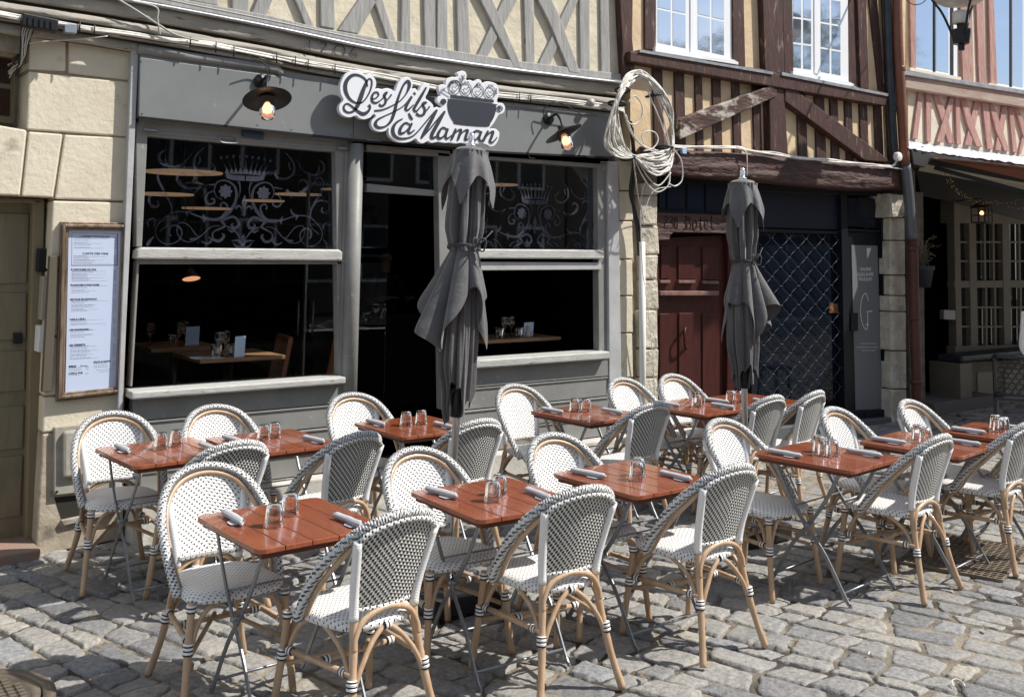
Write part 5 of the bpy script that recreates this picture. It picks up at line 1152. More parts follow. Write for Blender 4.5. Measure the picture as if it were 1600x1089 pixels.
o=single('door_intercom',MB().pp([(1475,484),(1493,485),(1493,500),(1475,499)],-.0+.28,.34),mat('steel_intercom',(.25,.26,.26),.4,metal=.5),'square steel intercom with a round button beside the dark passage','intercom',bevel=.004)

# ================================================================== UMBRELLAS
def umbrella(name,label,base,tilt,rz,seed,H,envs,flapdir):
    t=thing(name,label,'parasol',base,0,'closed charcoal parasols between the tables'); t.rotation_euler=(0,tilt,rz)
    rr=random.Random(seed)
    m=MB(); m.tube([(0,0,.05),(0,0,H-.08)],.021,16); part('pole',m,ALU,t)
    m=MB(); m.box((-.22,-.22,.0),(.22,.22,.10)); m.tube([(0,0,.1),(0,0,.34)],.032,14); part('base',m,mat('black_base',(.016,.017,.02),.5),t,bevel=.012)
    m=MB(); m.lathe([(.030,.99),(.036,1.0),(.040,1.09),(.034,1.12),(.034,1.135),(.050,1.14),(.050,1.16),(0.02,1.165)],n=20); part('crank_collar',m,IRON,t)
    m=MB(); m.lathe([(.03,H-.09),(.032,H-.075),(.018,H-.068),(.020,H-.03),(.012,H-.004),(0,H)],n=18); part('finial',m,CHROME,t)
    m=MB()
    for i in range(8):
        a=i*math.pi/4+.2; m.tube([(.035*math.cos(a),.035*math.sin(a),1.14),(.055*math.cos(a),.055*math.sin(a),1.5),(.05*math.cos(a),.05*math.sin(a),2.2)],.006,5)
    part('rib',m,ALU,t)
    def env(z,th):  # table rows: z, left, right, front
        c=math.cos(th); s_=math.sin(th)
        E=envs
        for i in range(len(E)-1):
            if E[i][0]>=z>=E[i+1][0]:
                f=(E[i][0]-z)/(E[i][0]-E[i+1][0]); f=f*f*(3-2*f); l,r_,fr=[E[i][k]+(E[i+1][k]-E[i][k])*f for k in (1,2,3)]; break
        else: l,r_,fr=E[-1][1:4] if z<E[-1][0] else E[0][1:4]
        sd=r_ if c>0 else l
        return 1/math.sqrt((c/sd)**2+(s_/fr)**2)
    ph=[rr.uniform(0,6.28) for _ in range(8)]
    zt=H-.66                                                # tie height
    def fold(th,z,depth,nf=8,tw=.35):
        a=nf*th+ph[0]+tw*math.sin(z*3+ph[1])+.7*math.sin(2*th+ph[2])
        v=abs(math.sin(a/2)); v2=abs(math.sin((nf*.5)*th+ph[3]+.4*z))
        return 1-depth*(1-v**.55)-depth*.45*(1-v2**.6)
    def body(u,v):
        th=u*2*math.pi; z=(H-.11)+(zt-.02-(H-.11))*v
        d=.12+.55*min(1,v*2.2)
        if v>.85: d*=1-.5*(v-.85)/.15
        r_=env(z,th)*fold(th,z,d)+.003*math.sin(23*th+9*z)
        return (r_*math.cos(th),r_*math.sin(th),z),(u,v)
    m=MB(); m.grid(body,220,60,closed_u=True); cn=part('canopy',m,FABRIC,t)
    def skirt(u,v,lo,k,seedp,nf):
        th=u*2*math.pi; z0=zt+.01; zb=lo(th); z=z0+(zb-z0)*v
        e=env(z,th)*k; d=.35+.25*v
        r_=e*fold(th,z,d,nf,.6)+.004*math.sin(17*th+8*z+seedp)
        r_=max(r_,.03+.02*v)
        return (r_*math.cos(th),r_*math.sin(th),z),(u,v)
    lo_in=lambda th: .985+.15*abs(math.sin(2*th+ph[4]))**.8-.05*math.cos(3*th+ph[5])+.03*math.sin(9*th)
    m=MB(); m.grid(lambda u,v: skirt(u,v,lo_in,.86,ph[5],7),240,50,closed_u=True); part('canopy',m,FABRIC,t,label='long lower folds of the closed canopy')
    def lo_out(th):
        d_=math.cos(th-flapdir); w_=max(0,d_)**2
        z=zt-.25-.10*w_-.30*(1-abs(math.sin(1.5*th+ph[6]))**.8)
        return z+.04*math.sin(5*th+ph[7])
    def flap(u,v):
        th=u*2*math.pi; z0=zt+.012; zb=lo_out(th); z=z0+(zb-z0)*v
        d_=max(0,math.cos(th-flapdir)); e=.072+.085*v+(.135*v**1.15)*d_**2.5
        a=8*th+ph[3]+1.1*math.sin(2*th+ph[6]); f=1-(.12+.28*v)*(1-abs(math.sin(a/2))**.7)
        r_=e*f
        if v>.93: r_-=.25*(v-.93)*e
        return (r_*math.cos(th),r_*math.sin(th),z),(u,v)
    m=MB(); m.grid(flap,240,36,closed_u=True); part('canopy',m,FABRIC,t,label='short flared folds below the tie of the closed canopy')
    # top cap with hanging points
    t0=rr.uniform(.2,.6)+.25
    def cap(u,v):
        th=u*2*math.pi; pnt=(1-abs(math.sin(2*(th-t0)))**1.1)
        hem=.125+.21*pnt+.02*math.sin(3*th)
        if v<.25: s=v/.25; r_=.022+.068*math.sin(s*1.5708); z=H-.085-.030*(1-math.cos(s*1.5708))
        else:
            s=(v-.25)/.75; z=H-.115-hem*s; r_=.090+.038*s**.8+.055*pnt*s-.010*math.cos(8*(th-t0))*s
            r_*=1-.10*(1-abs(math.cos(4*th+ph[2])))*s
            r_-=.018*pnt*s*s
        return (r_*math.cos(th)*1.02,r_*math.sin(th),z),(u,v)
    m=MB(); m.grid(cap,200,36,closed_u=True); part('cap',m,FABRIC,t)
    m=MB()
    for dz in (0,.008): m.tube([(env(zt,a)*1.0*math.cos(a),env(zt,a)*1.0*math.sin(a),zt+dz+.008*math.sin(2*a)) for a in [i*2*math.pi/40 for i in range(40)]],.0055,6,closed=True)
    fx=-.5; b0=Vector((env(zt,fx-1.2)*math.cos(fx-1.0),env(zt,-1.7)*math.sin(-1.7)-.01,zt))
    for sx in (1,-1): m.tube(spline([b0,b0+Vector((.02*sx,-.02,.05)),b0+Vector((.045*sx,-.03,.035)),b0+Vector((.03*sx,-.025,-.02)),b0],5),.005,6)
    m.tube(spline([b0,b0+Vector((.01,-.02,-.06)),b0+Vector((.02,-.02,-.11))],4),.004,5); m.tube(spline([b0,b0+Vector((.05,-.01,.05)),b0+Vector((.12,.02,.10))],4),.004,5)
    part('tie',m,mat('tie_cord',(.045,.046,.05),.7),t)
    return t
E1=[(2.50,.10,.10,.10),(2.30,.115,.095,.105),(2.05,.13,.10,.11),(1.93,.105,.08,.09),(1.86,.07,.07,.07),(1.75,.085,.085,.09),(1.5,.14,.13,.12),(1.3,.165,.12,.12),(1.1,.12,.13,.11),(.9,.11,.12,.11)]
E2=[(2.50,.10,.10,.10),(2.30,.10,.10,.105),(2.05,.135,.11,.11),(1.93,.115,.09,.09),(1.83,.082,.082,.075),(1.72,.09,.09,.09),(1.5,.15,.15,.12),(1.3,.16,.13,.12),(1.1,.12,.11,.11),(.9,.11,.11,.11)]
bu=PZ(697,942,0); tu=P(737,207,bu.y)
umbrella('closed_parasol','nearer closed charcoal parasol standing in front of the restaurant door',tuple(bu),math.atan2(tu.x-bu.x,tu.z)+.0,0,11,tu.z/math.cos(.05),E1,math.pi*.93-R(0))
bu=PZ(1165,838,0); tu=P(1160,262,bu.y)
umbrella('closed_parasol','farther closed charcoal parasol standing in front of the oxblood door',tuple(bu),math.atan2(tu.x-bu.x,tu.z),0,29,tu.z,E2,-.25)

# ================================================================== CHAIR
def wrap_ring(m,p,d,r_,L=.042):
    p=Vector(p); d=Vector(d).normalized(); n=10
    m.tube([p-d*L/2+d*(L*i/n) for i in range(n+1)],[r_*(1+.05*abs(math.sin(i*1.57))) for i in range(n+1)],12)
def make_chair():
    t=thing('bistro_chair','x','chair',(0,0,0),0,'white and black woven bistro chairs')
    # seat
    def outline(th):
        c,s=math.cos(th),math.sin(th); n=3.6
        r_=(abs(c)**n+abs(s)**n)**(-1/n); x=r_*c; y=r_*s
        hw=.205+.030*y; return x*hw, .03+y*.215
    def seat(u,v):
        th=u*2*math.pi; ox,oy=outline(th)
        prof=[(0,-.006),(.3,-.004),(.6,-.001),(.85,.0),(.95,-.004),(1.0,-.013),(1.02,-.024),(1.01,-.038),(.97,-.044)]
        i=min(int(v*(len(prof)-1)+1e-6),len(prof)-2); f=v*(len(prof)-1)-i; s=prof[i][0]+(prof[i+1][0]-prof[i][0])*f; z=prof[i][1]+(prof[i+1][1]-prof[i][1])*f
        x=ox*s; y=.03+(oy-.03)*s; k=1+max(0,-z-.01)*3.2
        return (x,y,.472+z),(x*k,y*k)
    m=MB(); m.grid(seat,64,9,closed_u=True); part('seat',m,WEAVE_S,t)
    m=MB(); m.tube([(outline(a)[0]*.93,.03+(outline(a)[1]-.03)*.93,.436) for a in [i*2*math.pi/40 for i in range(40)]],.010,6,closed=True); part('seat_frame',m,RATTAN,t)
    # back panel
    def yl(z): return -.178-(z-.48)*.295
    def panel(u,v,off):
        a=u*2-1; zt=.765+.095*math.sqrt(max(0,1-.92*a*a)); z=.515+(zt-.515)*v
        hw=.146+.036*min(1,(z-.515)/.25); x=a*hw; y=yl(z)+.030*a*a+off
        return (x,y,z),(x,z)
    m=MB(); m.grid(lambda u,v:panel(u,v,.004),25,22,flip=False); m.grid(lambda u,v:panel(u,v,-.007),25,22,flip=True,mi=1); part('backrest',m,[WEAVE_F,WEAVE_B],t)
    m=MB(); m.tube([panel(i/12,0,-.001)[0] for i in range(13)],.012,8); part('bottom_braid',m,WEAVE_H,t)
    m=MB(); m.tube([tuple(Vector(panel(i/24,1,-.014)[0])+Vector((0,0,.004))) for i in range(25)],.013,8); part('top_braid',m,WEAVE_H,t)
    # hoop
    half=[(.225,.10,.435),(.240,.04,.52),(.247,-.03,.61),(.243,-.105,.695),(.216,-.185,.775),(.163,-.245,.838),(.09,-.283,.872),(0,-.296,.884)]
    full=[(-x,y,z) for x,y,z in half]+[h for h in half[::-1][1:]]
    sp=spline(full,34); rs=[.0205*(1+.15*math.sin(i*2*math.pi/4)) for i in range(len(sp))]
    m=MB(); m.tube(sp,rs,8); part('arm_hoop',m,WEAVE_H,t)
    inn=[(x*.905,y-.016+.026*max(0,(z-.72)/.16),z-.027*min(1,(z-.43)/.3)) for x,y,z in full]
    m=MB(); m.tube(spline(inn,8),.0125,8); part('hoop_rod',m,RATTAN,t)
    for s in (-1,1):
        up=spline([(s*.222,-.275,0),(s*.184,-.232,.16),(s*.160,-.198,.32),(s*.146,-.176,.46),(s*.155,-.186,.58),(s*.183,-.240,.77)],6)
        m=MB(); m.tube(up,[.0165+.001*math.sin(i) for i in range(len(up))],10); lg=part('leg',m,RATTAN,t)
        m=MB(); w_=[p for p in up if p[2]>.475]; m.tube(w_+[(s*.186,-.250,.80)],.0190,12); part('upright_wrap',m,WRAP,t)
        m=MB(); wrap_ring(m,(s*.174,-.213,.255),(s*-.1,.12,1),.0205); part('binding',m,BIND,lg)
        fr=spline([(s*.240,.258,0),(s*.226,.238,.16),(s*.214,.222,.30),(s*.205,.212,.44)],5)
        m=MB(); m.tube(fr,.0160,10); lg=part('leg',m,RATTAN,t)
        m=MB(); wrap_ring(m,(s*.218,.227,.262),(s*-.05,-.06,1),.0205,.046); wrap_ring(m,(s*.206,.213,.418),(0,0,1),.0205,.03); part('binding',m,BIND,lg)
        m=MB(); m.tube([(s*.216,.222,.285),(s*.170,-.205,.292)],.0130,8); st_=part('stretcher',m,RATTAN,t)
        m=MB(); wrap_ring(m,(s*.212,.178,.286),(-s*.1,-1,0),.0165,.036); wrap_ring(m,(s*.175,-.155,.291),(-s*.1,-1,0),.0165,.034); part('binding',m,BIND,st_)
        m=MB(); m.tube(spline([(s*.208,.195,.27),(s*.200,.180,.33),(s*.186,.14,.395),(s*.176,.07,.432)],5),.0105,8); m.tube(spline([(s*.200,.222,.27),(s*.185,.226,.34),(s*.145,.225,.405),(s*.08,.222,.432)],5),.0105,8)
        m.tube(spline([(s*.170,-.185,.29),(s*.176,-.15,.36),(s*.184,-.09,.41),(s*.186,-.03,.435)],5),.0100,8)
        m.tube(spline([(s*.162,-.214,.245),(s*.128,-.210,.315),(s*.075,-.196,.385),(s*.02,-.188,.430),(0,-.186,.434)],5),.0110,8)
        m.tube([(s*.205,.212,.225),(s*.02,-.02,.300)],.0105,8); part('brace',m,RATTAN,t)
    m=MB(); m.tube(spline([(-.155,-.196,.375),(-.148,-.192,.42),(-.105,-.190,.480),(0,-.194,.508),(.105,-.190,.480),(.148,-.192,.42),(.155,-.196,.375)],6),.0120,8); part('back_arch',m,RATTAN,t)
    m=MB(); m.tube([(-.188,.0,.288),(.188,.0,.288)],.0115,8); cr_=part('stretcher',m,RATTAN,t)
    m=MB(); wrap_ring(m,(-.155,0,.288),(1,0,0),.0155,.034); wrap_ring(m,(.155,0,.288),(1,0,0),.0155,.034); wrap_ring(m,(0,-.188,.436),(1,0,0),.016,.03); part('binding',m,BIND,cr_)
    return t
CH=[ # x, y, rotation deg (0 = faces the wall), label
 (1.85,-.76,178,'woven chair against the stone pier facing out, leftmost of all the chairs'),
 (2.49,-.80,181,'woven chair under the left restaurant window facing out'),
 (3.48,-.80,180,'woven chair facing out beside the grey column at the dark doorway'),
 (4.76,-1.00,181,'woven chair facing out under the right restaurant window'),
 (5.74,-1.16,184,'woven chair facing out at the corner pilaster under the coil'),
 (6.29,-1.17,182,'woven chair facing out in front of the rough pier and oxblood door'),
 (1.79,-2.53,179,'woven chair facing out behind the nearest table at the left front'),
 (2.83,-2.72,180,'woven chair facing out just left of the near parasol pole'),
 (3.67,-2.80,180,'woven chair facing out behind the third front table from the left'),
 (4.90,-2.96,184,'woven chair facing out just below the far parasol pole'),
 (5.89,-3.06,186,'woven chair facing out before the gallery window left of the gallery door'),
 (6.68,-3.12,186,'woven chair facing out before the right stone pillar of the gallery'),
 (2.11,-3.21,6,'large nearest woven chair seen from behind, front row left'),
 (3.03,-3.29,-4,'woven chair seen from behind at the middle of the front row'),
 (3.91,-3.36,0,'woven chair seen from behind in the front row, below the far parasol'),
 (5.54,-3.45,5,'woven chair seen from behind at the right end of the open cobbles'),
 (6.46,-3.50,3,'woven chair seen from behind cut by the right edge of the photo'),
 (2.13,-1.48,4,'woven chair seen from behind, half hidden by the chair at the left front'),
 (2.75,-1.62,11,'woven chair seen from behind beneath the left window table, in the sun'),
 (3.62,-1.60,3,'woven chair seen from behind just right of the near parasol pole'),
 (5.00,-1.68,4,'woven chair seen from behind at the table under the right window'),
 (6.00,-1.88,4,'woven chair seen from behind partly hidden by the far parasol pole'),
 (6.42,-1.92,12,'woven chair seen from behind in front of the gallery grille'),
]
ch0=make_chair()
for i,(x,y,a,lb) in enumerate(CH):
    if i==0: ch0.location=(x,y,0); ch0.rotation_euler=(0,0,R(a)); ch0['label']=lb
    else: copy_tree(ch0,(x,y,-.004 if i%2 else 0),R(a),lb)

# ================================================================== TABLE
def make_table():
    t=thing('folding_table','x','table',(0,0,0),0,'red slatted folding tables'); zt=.742; hx,hy=.30,.32
    for k in range(5):
        x0=-hx+k*.12+.0018; x1=x0+.12-.0036; pts=[(x0,-hy),(x1,-hy),(x1,hy),(x0,hy)]
        if k==0: pts=[(x0+.035,-hy),(x1,-hy),(x1,hy),(x0+.035,hy),(x0+.008,hy-.012),(x0,hy-.035),(x0,-hy+.035),(x0+.008,-hy+.012)]
        if k==4: pts=[(x0,-hy),(x1-.035,-hy),(x1-.008,-hy+.012),(x1,-hy+.035),(x1,hy-.035),(x1-.008,hy-.012),(x1-.035,hy),(x0,hy)]
        m=MB(); n=len(pts); m.add([(a,b,zt-.021) for a,b in pts]+[(a,b,zt) for a,b in pts],[tuple(range(n-1,-1,-1)),tuple(range(n,2*n))]+[(i,(i+1)%n,(i+1)%n+n,i+n) for i in range(n)])
        part('slat',m,TABLE,t,bevel=.003)
    m=MB()
    for y in (-hy+.045,hy-.045): m.box((-hx+.03,y-.02,zt-.046),(hx-.03,y+.02,zt-.0215))
    for x in (-hx+.05,hx-.05): m.box((x-.02,-hy+.066,zt-.044),(x+.02,hy-.066,zt-.0215))
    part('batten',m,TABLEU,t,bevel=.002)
    for s,xo in ((1,.245),(-1,.215)):
        for sx in (-1,1):
            m=MB(); x=sx*xo
            P0=[(x,-s*.275,.012),(x,-s*.245,.03),(x,-s*.12,.24),(x,-.0,.385),(x,s*.10,.52),(x,s*.20,.70)]
            q=spline(P0,4)
            for a,b in zip(q[:-1],q[1:]): m.bar(a,b,.007,.021,up=(0,s*.8,.6))
            part('leg',m,STEEL,t)
        m=MB(); m.tube([(-xo,-s*.225,.065),(xo,-s*.225,.065)],.0065,8); m.tube([(-xo,s*.07,.48),(xo,s*.07,.48)],.005,6); m.tube([(-xo,s*.20,.695),(xo,s*.20,.695)],.007,8); part('cross_bar',m,STEEL,t)
    m=MB()
    for sx in (-1,1): m.tube([(sx*.20,0,.385),(sx*.255,0,.385)],.011,10)
    part('pivot',m,STEEL,t)
    return t
TB=[(1.96,-2.85,2,'varnished red table with two tumblers at the left front'),(2.95,-2.99,-2,'varnished red table just right of the near parasol pole in the front row'),(3.81,-3.04,1.5,'varnished red table in the middle of the front row'),
 (5.17,-3.25,6,'varnished red table with three tumblers right of the far parasol'),(2.01,-1.04,4,'varnished red table by the stone pier'),(2.64,-1.09,2,'varnished red table under the left restaurant window'),
 (3.66,-1.09,1,'varnished red table before the dark doorway'),(5.00,-1.31,4,'varnished red table under the right restaurant window'),(5.93,-1.50,3,'varnished red table in front of the rough stone pier'),(6.55,-1.52,3,'varnished red table in front of the oxblood door behind the far parasol pole'),
 (6.04,-3.36,8,'varnished red table behind the rightmost whole chair'),(6.85,-3.44,8,'varnished red table cut by the right edge')]
tb0=make_table()
for i,(x,y,a,lb) in enumerate(TB):
    if i==0: tb0.location=(x,y,0); tb0.rotation_euler=(0,0,R(a)); tb0['label']=lb
    else: copy_tree(tb0,(x,y,0),R(a),lb)
TOPZ=.7425
# tumblers
m=MB(); n=24
m.lathe([(.0,.094),(.026,.094),(.0315,.088),(.036,.06),(.0385,.03),(.0455,.002),(.0450,.0),(.0435,.001),(.0365,.030),(.034,.058),(.0295,.080),(.0,.082)],n=n)
m.v=[(x*(1+.018*math.cos(8*math.atan2(y,x))*(1 if z>.03 else .3)),y*(1+.018*math.cos(8*math.atan2(y,x))*(1 if z>.03 else .3)),z) for x,y,z in m.v]
g0=part('glass_tumbler',m,GLASS)
GL=[((428,822),'nearer of the two upturned tumblers on the left front table'),((453,804),'farther of the two upturned tumblers on the left front table'),((770,783),'nearer upturned tumbler on the table right of the near parasol pole'),((780,773),'farther upturned tumbler on the table right of the near parasol pole'),
((995,750),'nearer upturned tumbler on the middle front table'),((997,743),'farther upturned tumbler on the middle front table'),((1280,706),'left of three upturned tumblers on the table right of the far parasol'),((1288,711),'middle of three upturned tumblers on the table right of the far parasol'),((1301,713),'right of three upturned tumblers on the table right of the far parasol'),
((251.5,702),'left upturned tumbler on the table by the stone pier'),((275,697),'right upturned tumbler on the table by the stone pier'),((412,688),'left upturned tumbler on the table under the left window'),((429,684),'right upturned tumbler on the table under the left window'),
((634.5,665),'left upturned tumbler on the table before the doorway'),((658,662.5),'right upturned tumbler on the table before the doorway'),((898,643),'left upturned tumbler on the table under the right window'),((915.5,643),'right upturned tumbler on the table under the right window'),
((1089,636),'nearer upturned tumbler on the table at the rough pier'),((1094,631),'farther upturned tumbler on the table at the rough pier'),((1142,629),'left upturned tumbler beside the far parasol pole'),((1153,629),'right upturned tumbler beside the far parasol pole'),
((1435,687),'left upturned tumbler on the table behind the rightmost whole chair'),((1446,692),'right upturned tumbler on the table behind the rightmost whole chair'),((1555,669.5),'left of three upturned tumblers on the rightmost table'),((1561,674),'front one of three upturned tumblers on the rightmost table'),((1568,673),'right of three upturned tumblers on the rightmost table')]
for i,(px,lb) in enumerate(GL):
    o=g0 if i==0 else g0.copy()
    if i: COL.objects.link(o)
    p=PZ(*px,TOPZ); o.location=(p.x,p.y,TOPZ+.0005); o.rotation_euler=(0,0,i*.7); tag(o,lb,'tumbler','upturned glass tumblers')
# napkins
def make_nap(seed):
    m=MB(); rr=random.Random(seed)
    def f(u,v):
        a=u*2*math.pi*2.1; r_=.007+.0090*u; y=-.10+.20*v + (.022*math.cos(a)*(1 if v>.5 else -.3))*abs(v-.5)*2
        w_=1+.10*math.sin(3*v+seed)+.06*math.sin(11*v+a)
        return (r_*math.cos(a)*1.15*w_+.004*math.sin(4*v+seed), y, .0160+r_*math.sin(a)*.88*w_),(u,v)
    m.grid(f,44,14); m.v=[(x,y,max(z,.0012)) for x,y,z in m.v]
    m.add([(.010,.085,.002),(.040,.070,.003),(.038,.020,.0025),(.012,-.01,.002)],[(0,1,2,3)])
    o=part('napkin_roll',m,NAPKIN); mo_=o.modifiers.new('s','SOLIDIFY'); mo_.thickness=.0016
    c=MB()
    for x in (-.006,.0,.006): c.box((x-.0012,-.06,.0150),(x+.0012,.099,.0170))
    c.box((-.008,-.07,.009),(.008,.088,.0105)); part('cutlery',c,CHROME,o)
    return o
naps=[make_nap(1),make_nap(4)]
NP=[((366,808),'left front table, left side',-4),((545,812),'left front table, right side',6),((691.6,769),'near parasol table, left side',6),((842,771),'near parasol table, right side',-3),((920,739),'middle front table, left side',10),((1056,743),'middle front table, right side',4),
((1226.6,707.7),'table right of the far parasol, left side',4),((1350,707),'table right of the far parasol, right side',8),((192.8,700),'stone pier table, left side',0),((326,698),'stone pier table, right side',5),((364.5,686),'left window table, left side',4),((491,686),'left window table, right side',12),
((588.7,660),'doorway table, left side',0),((694,664),'doorway table, right side',4),((863.7,641),'right window table, left side',4),((957,642),'right window table, right side',2),((1043.7,631),'rough pier table, left side',4),((1129,633.7),'rough pier table, right side',4),
((1120,625.7),'oxblood door table, left side',6),((1193.7,626.5),'oxblood door table, right side',2),((1388,687.7),'table behind the rightmost whole chair, left side',6),((1503.7,690),'table behind the rightmost whole chair, right side',8),((1512.5,672),'rightmost table, left side',6),((1591,667.6),'rightmost table, right side',6)]
for i,(px,lb,a) in enumerate(NP):
    s=naps[i%2]
    if i<2: o=s
    else:
        o=s.copy(); COL.objects.link(o)
        for c in s.children: d=c.copy(); COL.objects.link(d); d.parent=o
    p=PZ(*px,TOPZ+.015); o.location=(p.x,p.y,TOPZ+.001); o.rotation_euler=(0,0,R(a+(180 if i not in (1,) else 180))); tag(o,'grey napkin roll on the '+lb,'napkin roll','napkin rolls on the tables')

# ================================================================== INSIDE THE RESTAURANT
WOODT=mat('oak_top',(.30,.17,.085),.45,col2=(.2,.11,.05),scale=6,stretch=(.5,4,4))
def inner_table(a_px,b_px,y,depth,label):
    a=P(*a_px,y); b_=P(*b_px,y); t=thing('dining_table',label,'dining table',((a.x+b_.x)/2,y+depth/2,.15)); z=(a.z+b_.z)/2
    part('table_top',MB().box((a.x,y,z-.03),(b_.x,y+depth,z)),WOODT,t,True,bevel=.004)
    m=MB(); cx=(a.x+b_.x)/2; cy=y+depth/2; m.tube([(cx,cy,.17),(cx,cy,z-.03)],.035,12); m.box((cx-.22,cy-.04,.15),(cx+.22,cy+.04,.18)); m.box((cx-.04,cy-.22,.151),(cx+.04,cy+.22,.179)); part('pedestal',m,IRON,t,True); return t,z
t1,z1=inner_table((313,563),(446,554),.32,.62,'oak table set with wine glasses behind the left window')
t2,z2=inner_table((757,530),(877,528),.30,.55,'oak table set with two wine glasses behind the right window')
wg=MB(); wg.lathe([(0,0),(.034,0),(.033,.003),(.005,.006),(.0035,.075),(.010,.085),(.033,.11),(.040,.14),(.038,.175),(.033,.195),(.032,.195),(.037,.172),(.038,.14),(.031,.112),(0,.088)],n=20)
w0=part('wine_glass',wg,GLASS)
def onT(px,y,z): q=P(px,500,y); return (q.x,y,z+.0005)
GW=[(345,.42,z1,'left wine glass on the oak table in the left window'),(353,.50,z1,'right wine glass on the oak table in the left window'),(789,.42,z2,'left wine glass on the oak table in the right window'),(799,.45,z2,'right wine glass on the oak table in the right window')]
for i,(px,y,z,lb) in enumerate(GW):
    o=w0 if i==0 else w0.copy()
    if i: COL.objects.link(o)
    o.location=onT(px,y,z); tag(o,lb,'wine glass','wine glasses on the inside tables')
for px,y,z,lb in ((340,.40,z1,'left small tumbler beside the wine glasses in the left window'),(362,.40,z1,'right small tumbler beside the wine glasses in the left window'),(781,.38,z2,'left small tumbler beside the wine glasses in the right window'),(811,.38,z2,'right small tumbler beside the wine glasses in the right window')):
    o=g0.copy(); COL.objects.link(o); o.location=onT(px,y,z); o.location.z+=.095; o.rotation_euler=(math.pi,0,0); tag(o,lb,'tumbler','small tumblers on the inside tables')
def card(px0,px1,y,z,h,label):
    a=P(px0,500,y); b_=P(px1,500,y+.03); m=MB(); m.add([(a.x,a.y,z),(b_.x,b_.y,z),(b_.x,b_.y-.012,z+h),(a.x,a.y-.012,z+h)],[(0,1,2,3)]); o=single('table_card',m,mat('pale_blue_card',(.50,.64,.80),.5),label,'card'); s=o.modifiers.new('s','SOLIDIFY'); s.thickness=.002
card(368,384,.34,z1,.155,'upright pale blue card on the oak table in the left window'); card(818,833,.42,z2,.13,'upright blue card on the oak table in the right window')
m=MB(); c=onT(825,.36,z2); m.lathe([(0,0),(.024,0),(.026,.04),(.020,.05),(.018,.075),(.022,.085),(.016,.10),(0,.105)],c,16); single('pepper_mill',m,mat('pepper_mill_wood',(.35,.30,.24),.4),'squat pepper mill in front of the blue card','pepper mill')
m=MB(); c=onT(330,.36,z1); m.box((c[0]-.12,.33,z1+.001),(c[0]+.10,.48,z1+.006)); single('napkin',m,NAPKIN,'flat white napkin on the oak table in the left window','napkin',bevel=.002)
def inner_chair(px,y,rz,label):
    c=P(px,560,y); t=thing('dining_chair',label,'dining chair',(c.x,y,.31),rz,'wooden dining chairs with cane backs')
    WD=mat('chestnut_chair',(.27,.11,.05),.45); 
    for sx in (-1,1):
        part('leg',MB().bar((sx*.19,.2,0),(sx*.19,.2,.45),.035,.035),WD,t); part('leg',MB().bar((sx*.19,-.21,0),(sx*.19,-.19,.45),.035,.035),WD,t); part('upright',MB().bar((sx*.19,-.19,.45),(sx*.19,-.26,.86),.04,.035),WD,t)
    part('seat',MB().box((-.22,-.21,.44),(.22,.23,.48)),WD,t,bevel=.01)
    m=MB()
    for i in range(16): z=.52+i*.02; m.box((-.17,-.215-(z-.5)*.17,z),(.17,-.205-(z-.5)*.17,z+.011))
    part('cane_back',m,mat('cane',(.40,.27,.14),.6),t); part('top_rail',MB().bar((-.19,-.26,.85),(.19,-.26,.85),.04,.035),WD,t)
inner_chair(480,.42,R(75),'wooden chair with cane back at the right of the left window'); inner_chair(395,1.1,R(80),'wooden chair with cane back behind the oak table in the left window')
# pendant lamps: shades lit from within
def pend(px,py,y,r_,label,fl=.35,wm=.55):
    c=P(px,py,y); t=thing('pendant_lamp',label,'pendant lamp',tuple(c),0,'copper lined pendant lamps inside the restaurant')
    part('lamp_shade',MB().lathe([(0,fl*r_*1.6),(r_*.25,fl*r_*1.5),(r_,0),(r_*.97,0),(r_*.2,fl*r_*1.3)],n=32),mat('dark_shade',(.03,.02,.018),.5),t)
    t.rotation_euler=(R(-20) if wm>.6 else 0,0,0)
    part('lit_lining',MB().lathe([(r_*.95,.002),(r_*.2,fl*r_*.9),(0,fl*r_)],n=32),mat('glowing_lining',(.5,.28,.15),.6,emit=(1,.48,.24),es=wm),t)
    part('flex',MB().tube([(0,0,fl*r_*1.5),(0,0,2.95-c.z)],.004,5),IRON,t)
pend(299,436,1.3,.075,'small copper lined lamp hanging in the left window',.8,.65)
for px,py,y,r_,lb in ((287,271,1.0,.30,'broad lit disc lamp at the upper left behind the etched glass'),(256,305,1.5,.24,'second disc lamp below it behind the left etched glass'),(323,327,2.2,.22,'narrow disc lamp seen lowest behind the left etched glass'),(412,315,2.4,.20,'disc lamp behind the fleur in the left etched glass'),(466,305,2.8,.24,'disc lamp in the right half of the left etched glass'),(518,297,1.8,.10,'disc lamp at the right edge of the left etched glass'),(783,290,1.2,.17,'disc lamp behind the right etched glass')):
    c=P(px,py,y); t=thing('disc_lamp',lb,'pendant lamp',tuple(c),0,'lit disc lamps inside the restaurant'); part('lit_disc',MB().lathe([(0,.0),(r_,.0),(r_,.012),(0,.02)],n=40),mat('lit_wood_disc',(.3,.18,.09),.6,emit=(1,.60,.34),es=.20),t); part('flex',MB().tube([(0,0,.02),(0,0,max(.05,2.95-c.z))],.003,4),IRON,t)
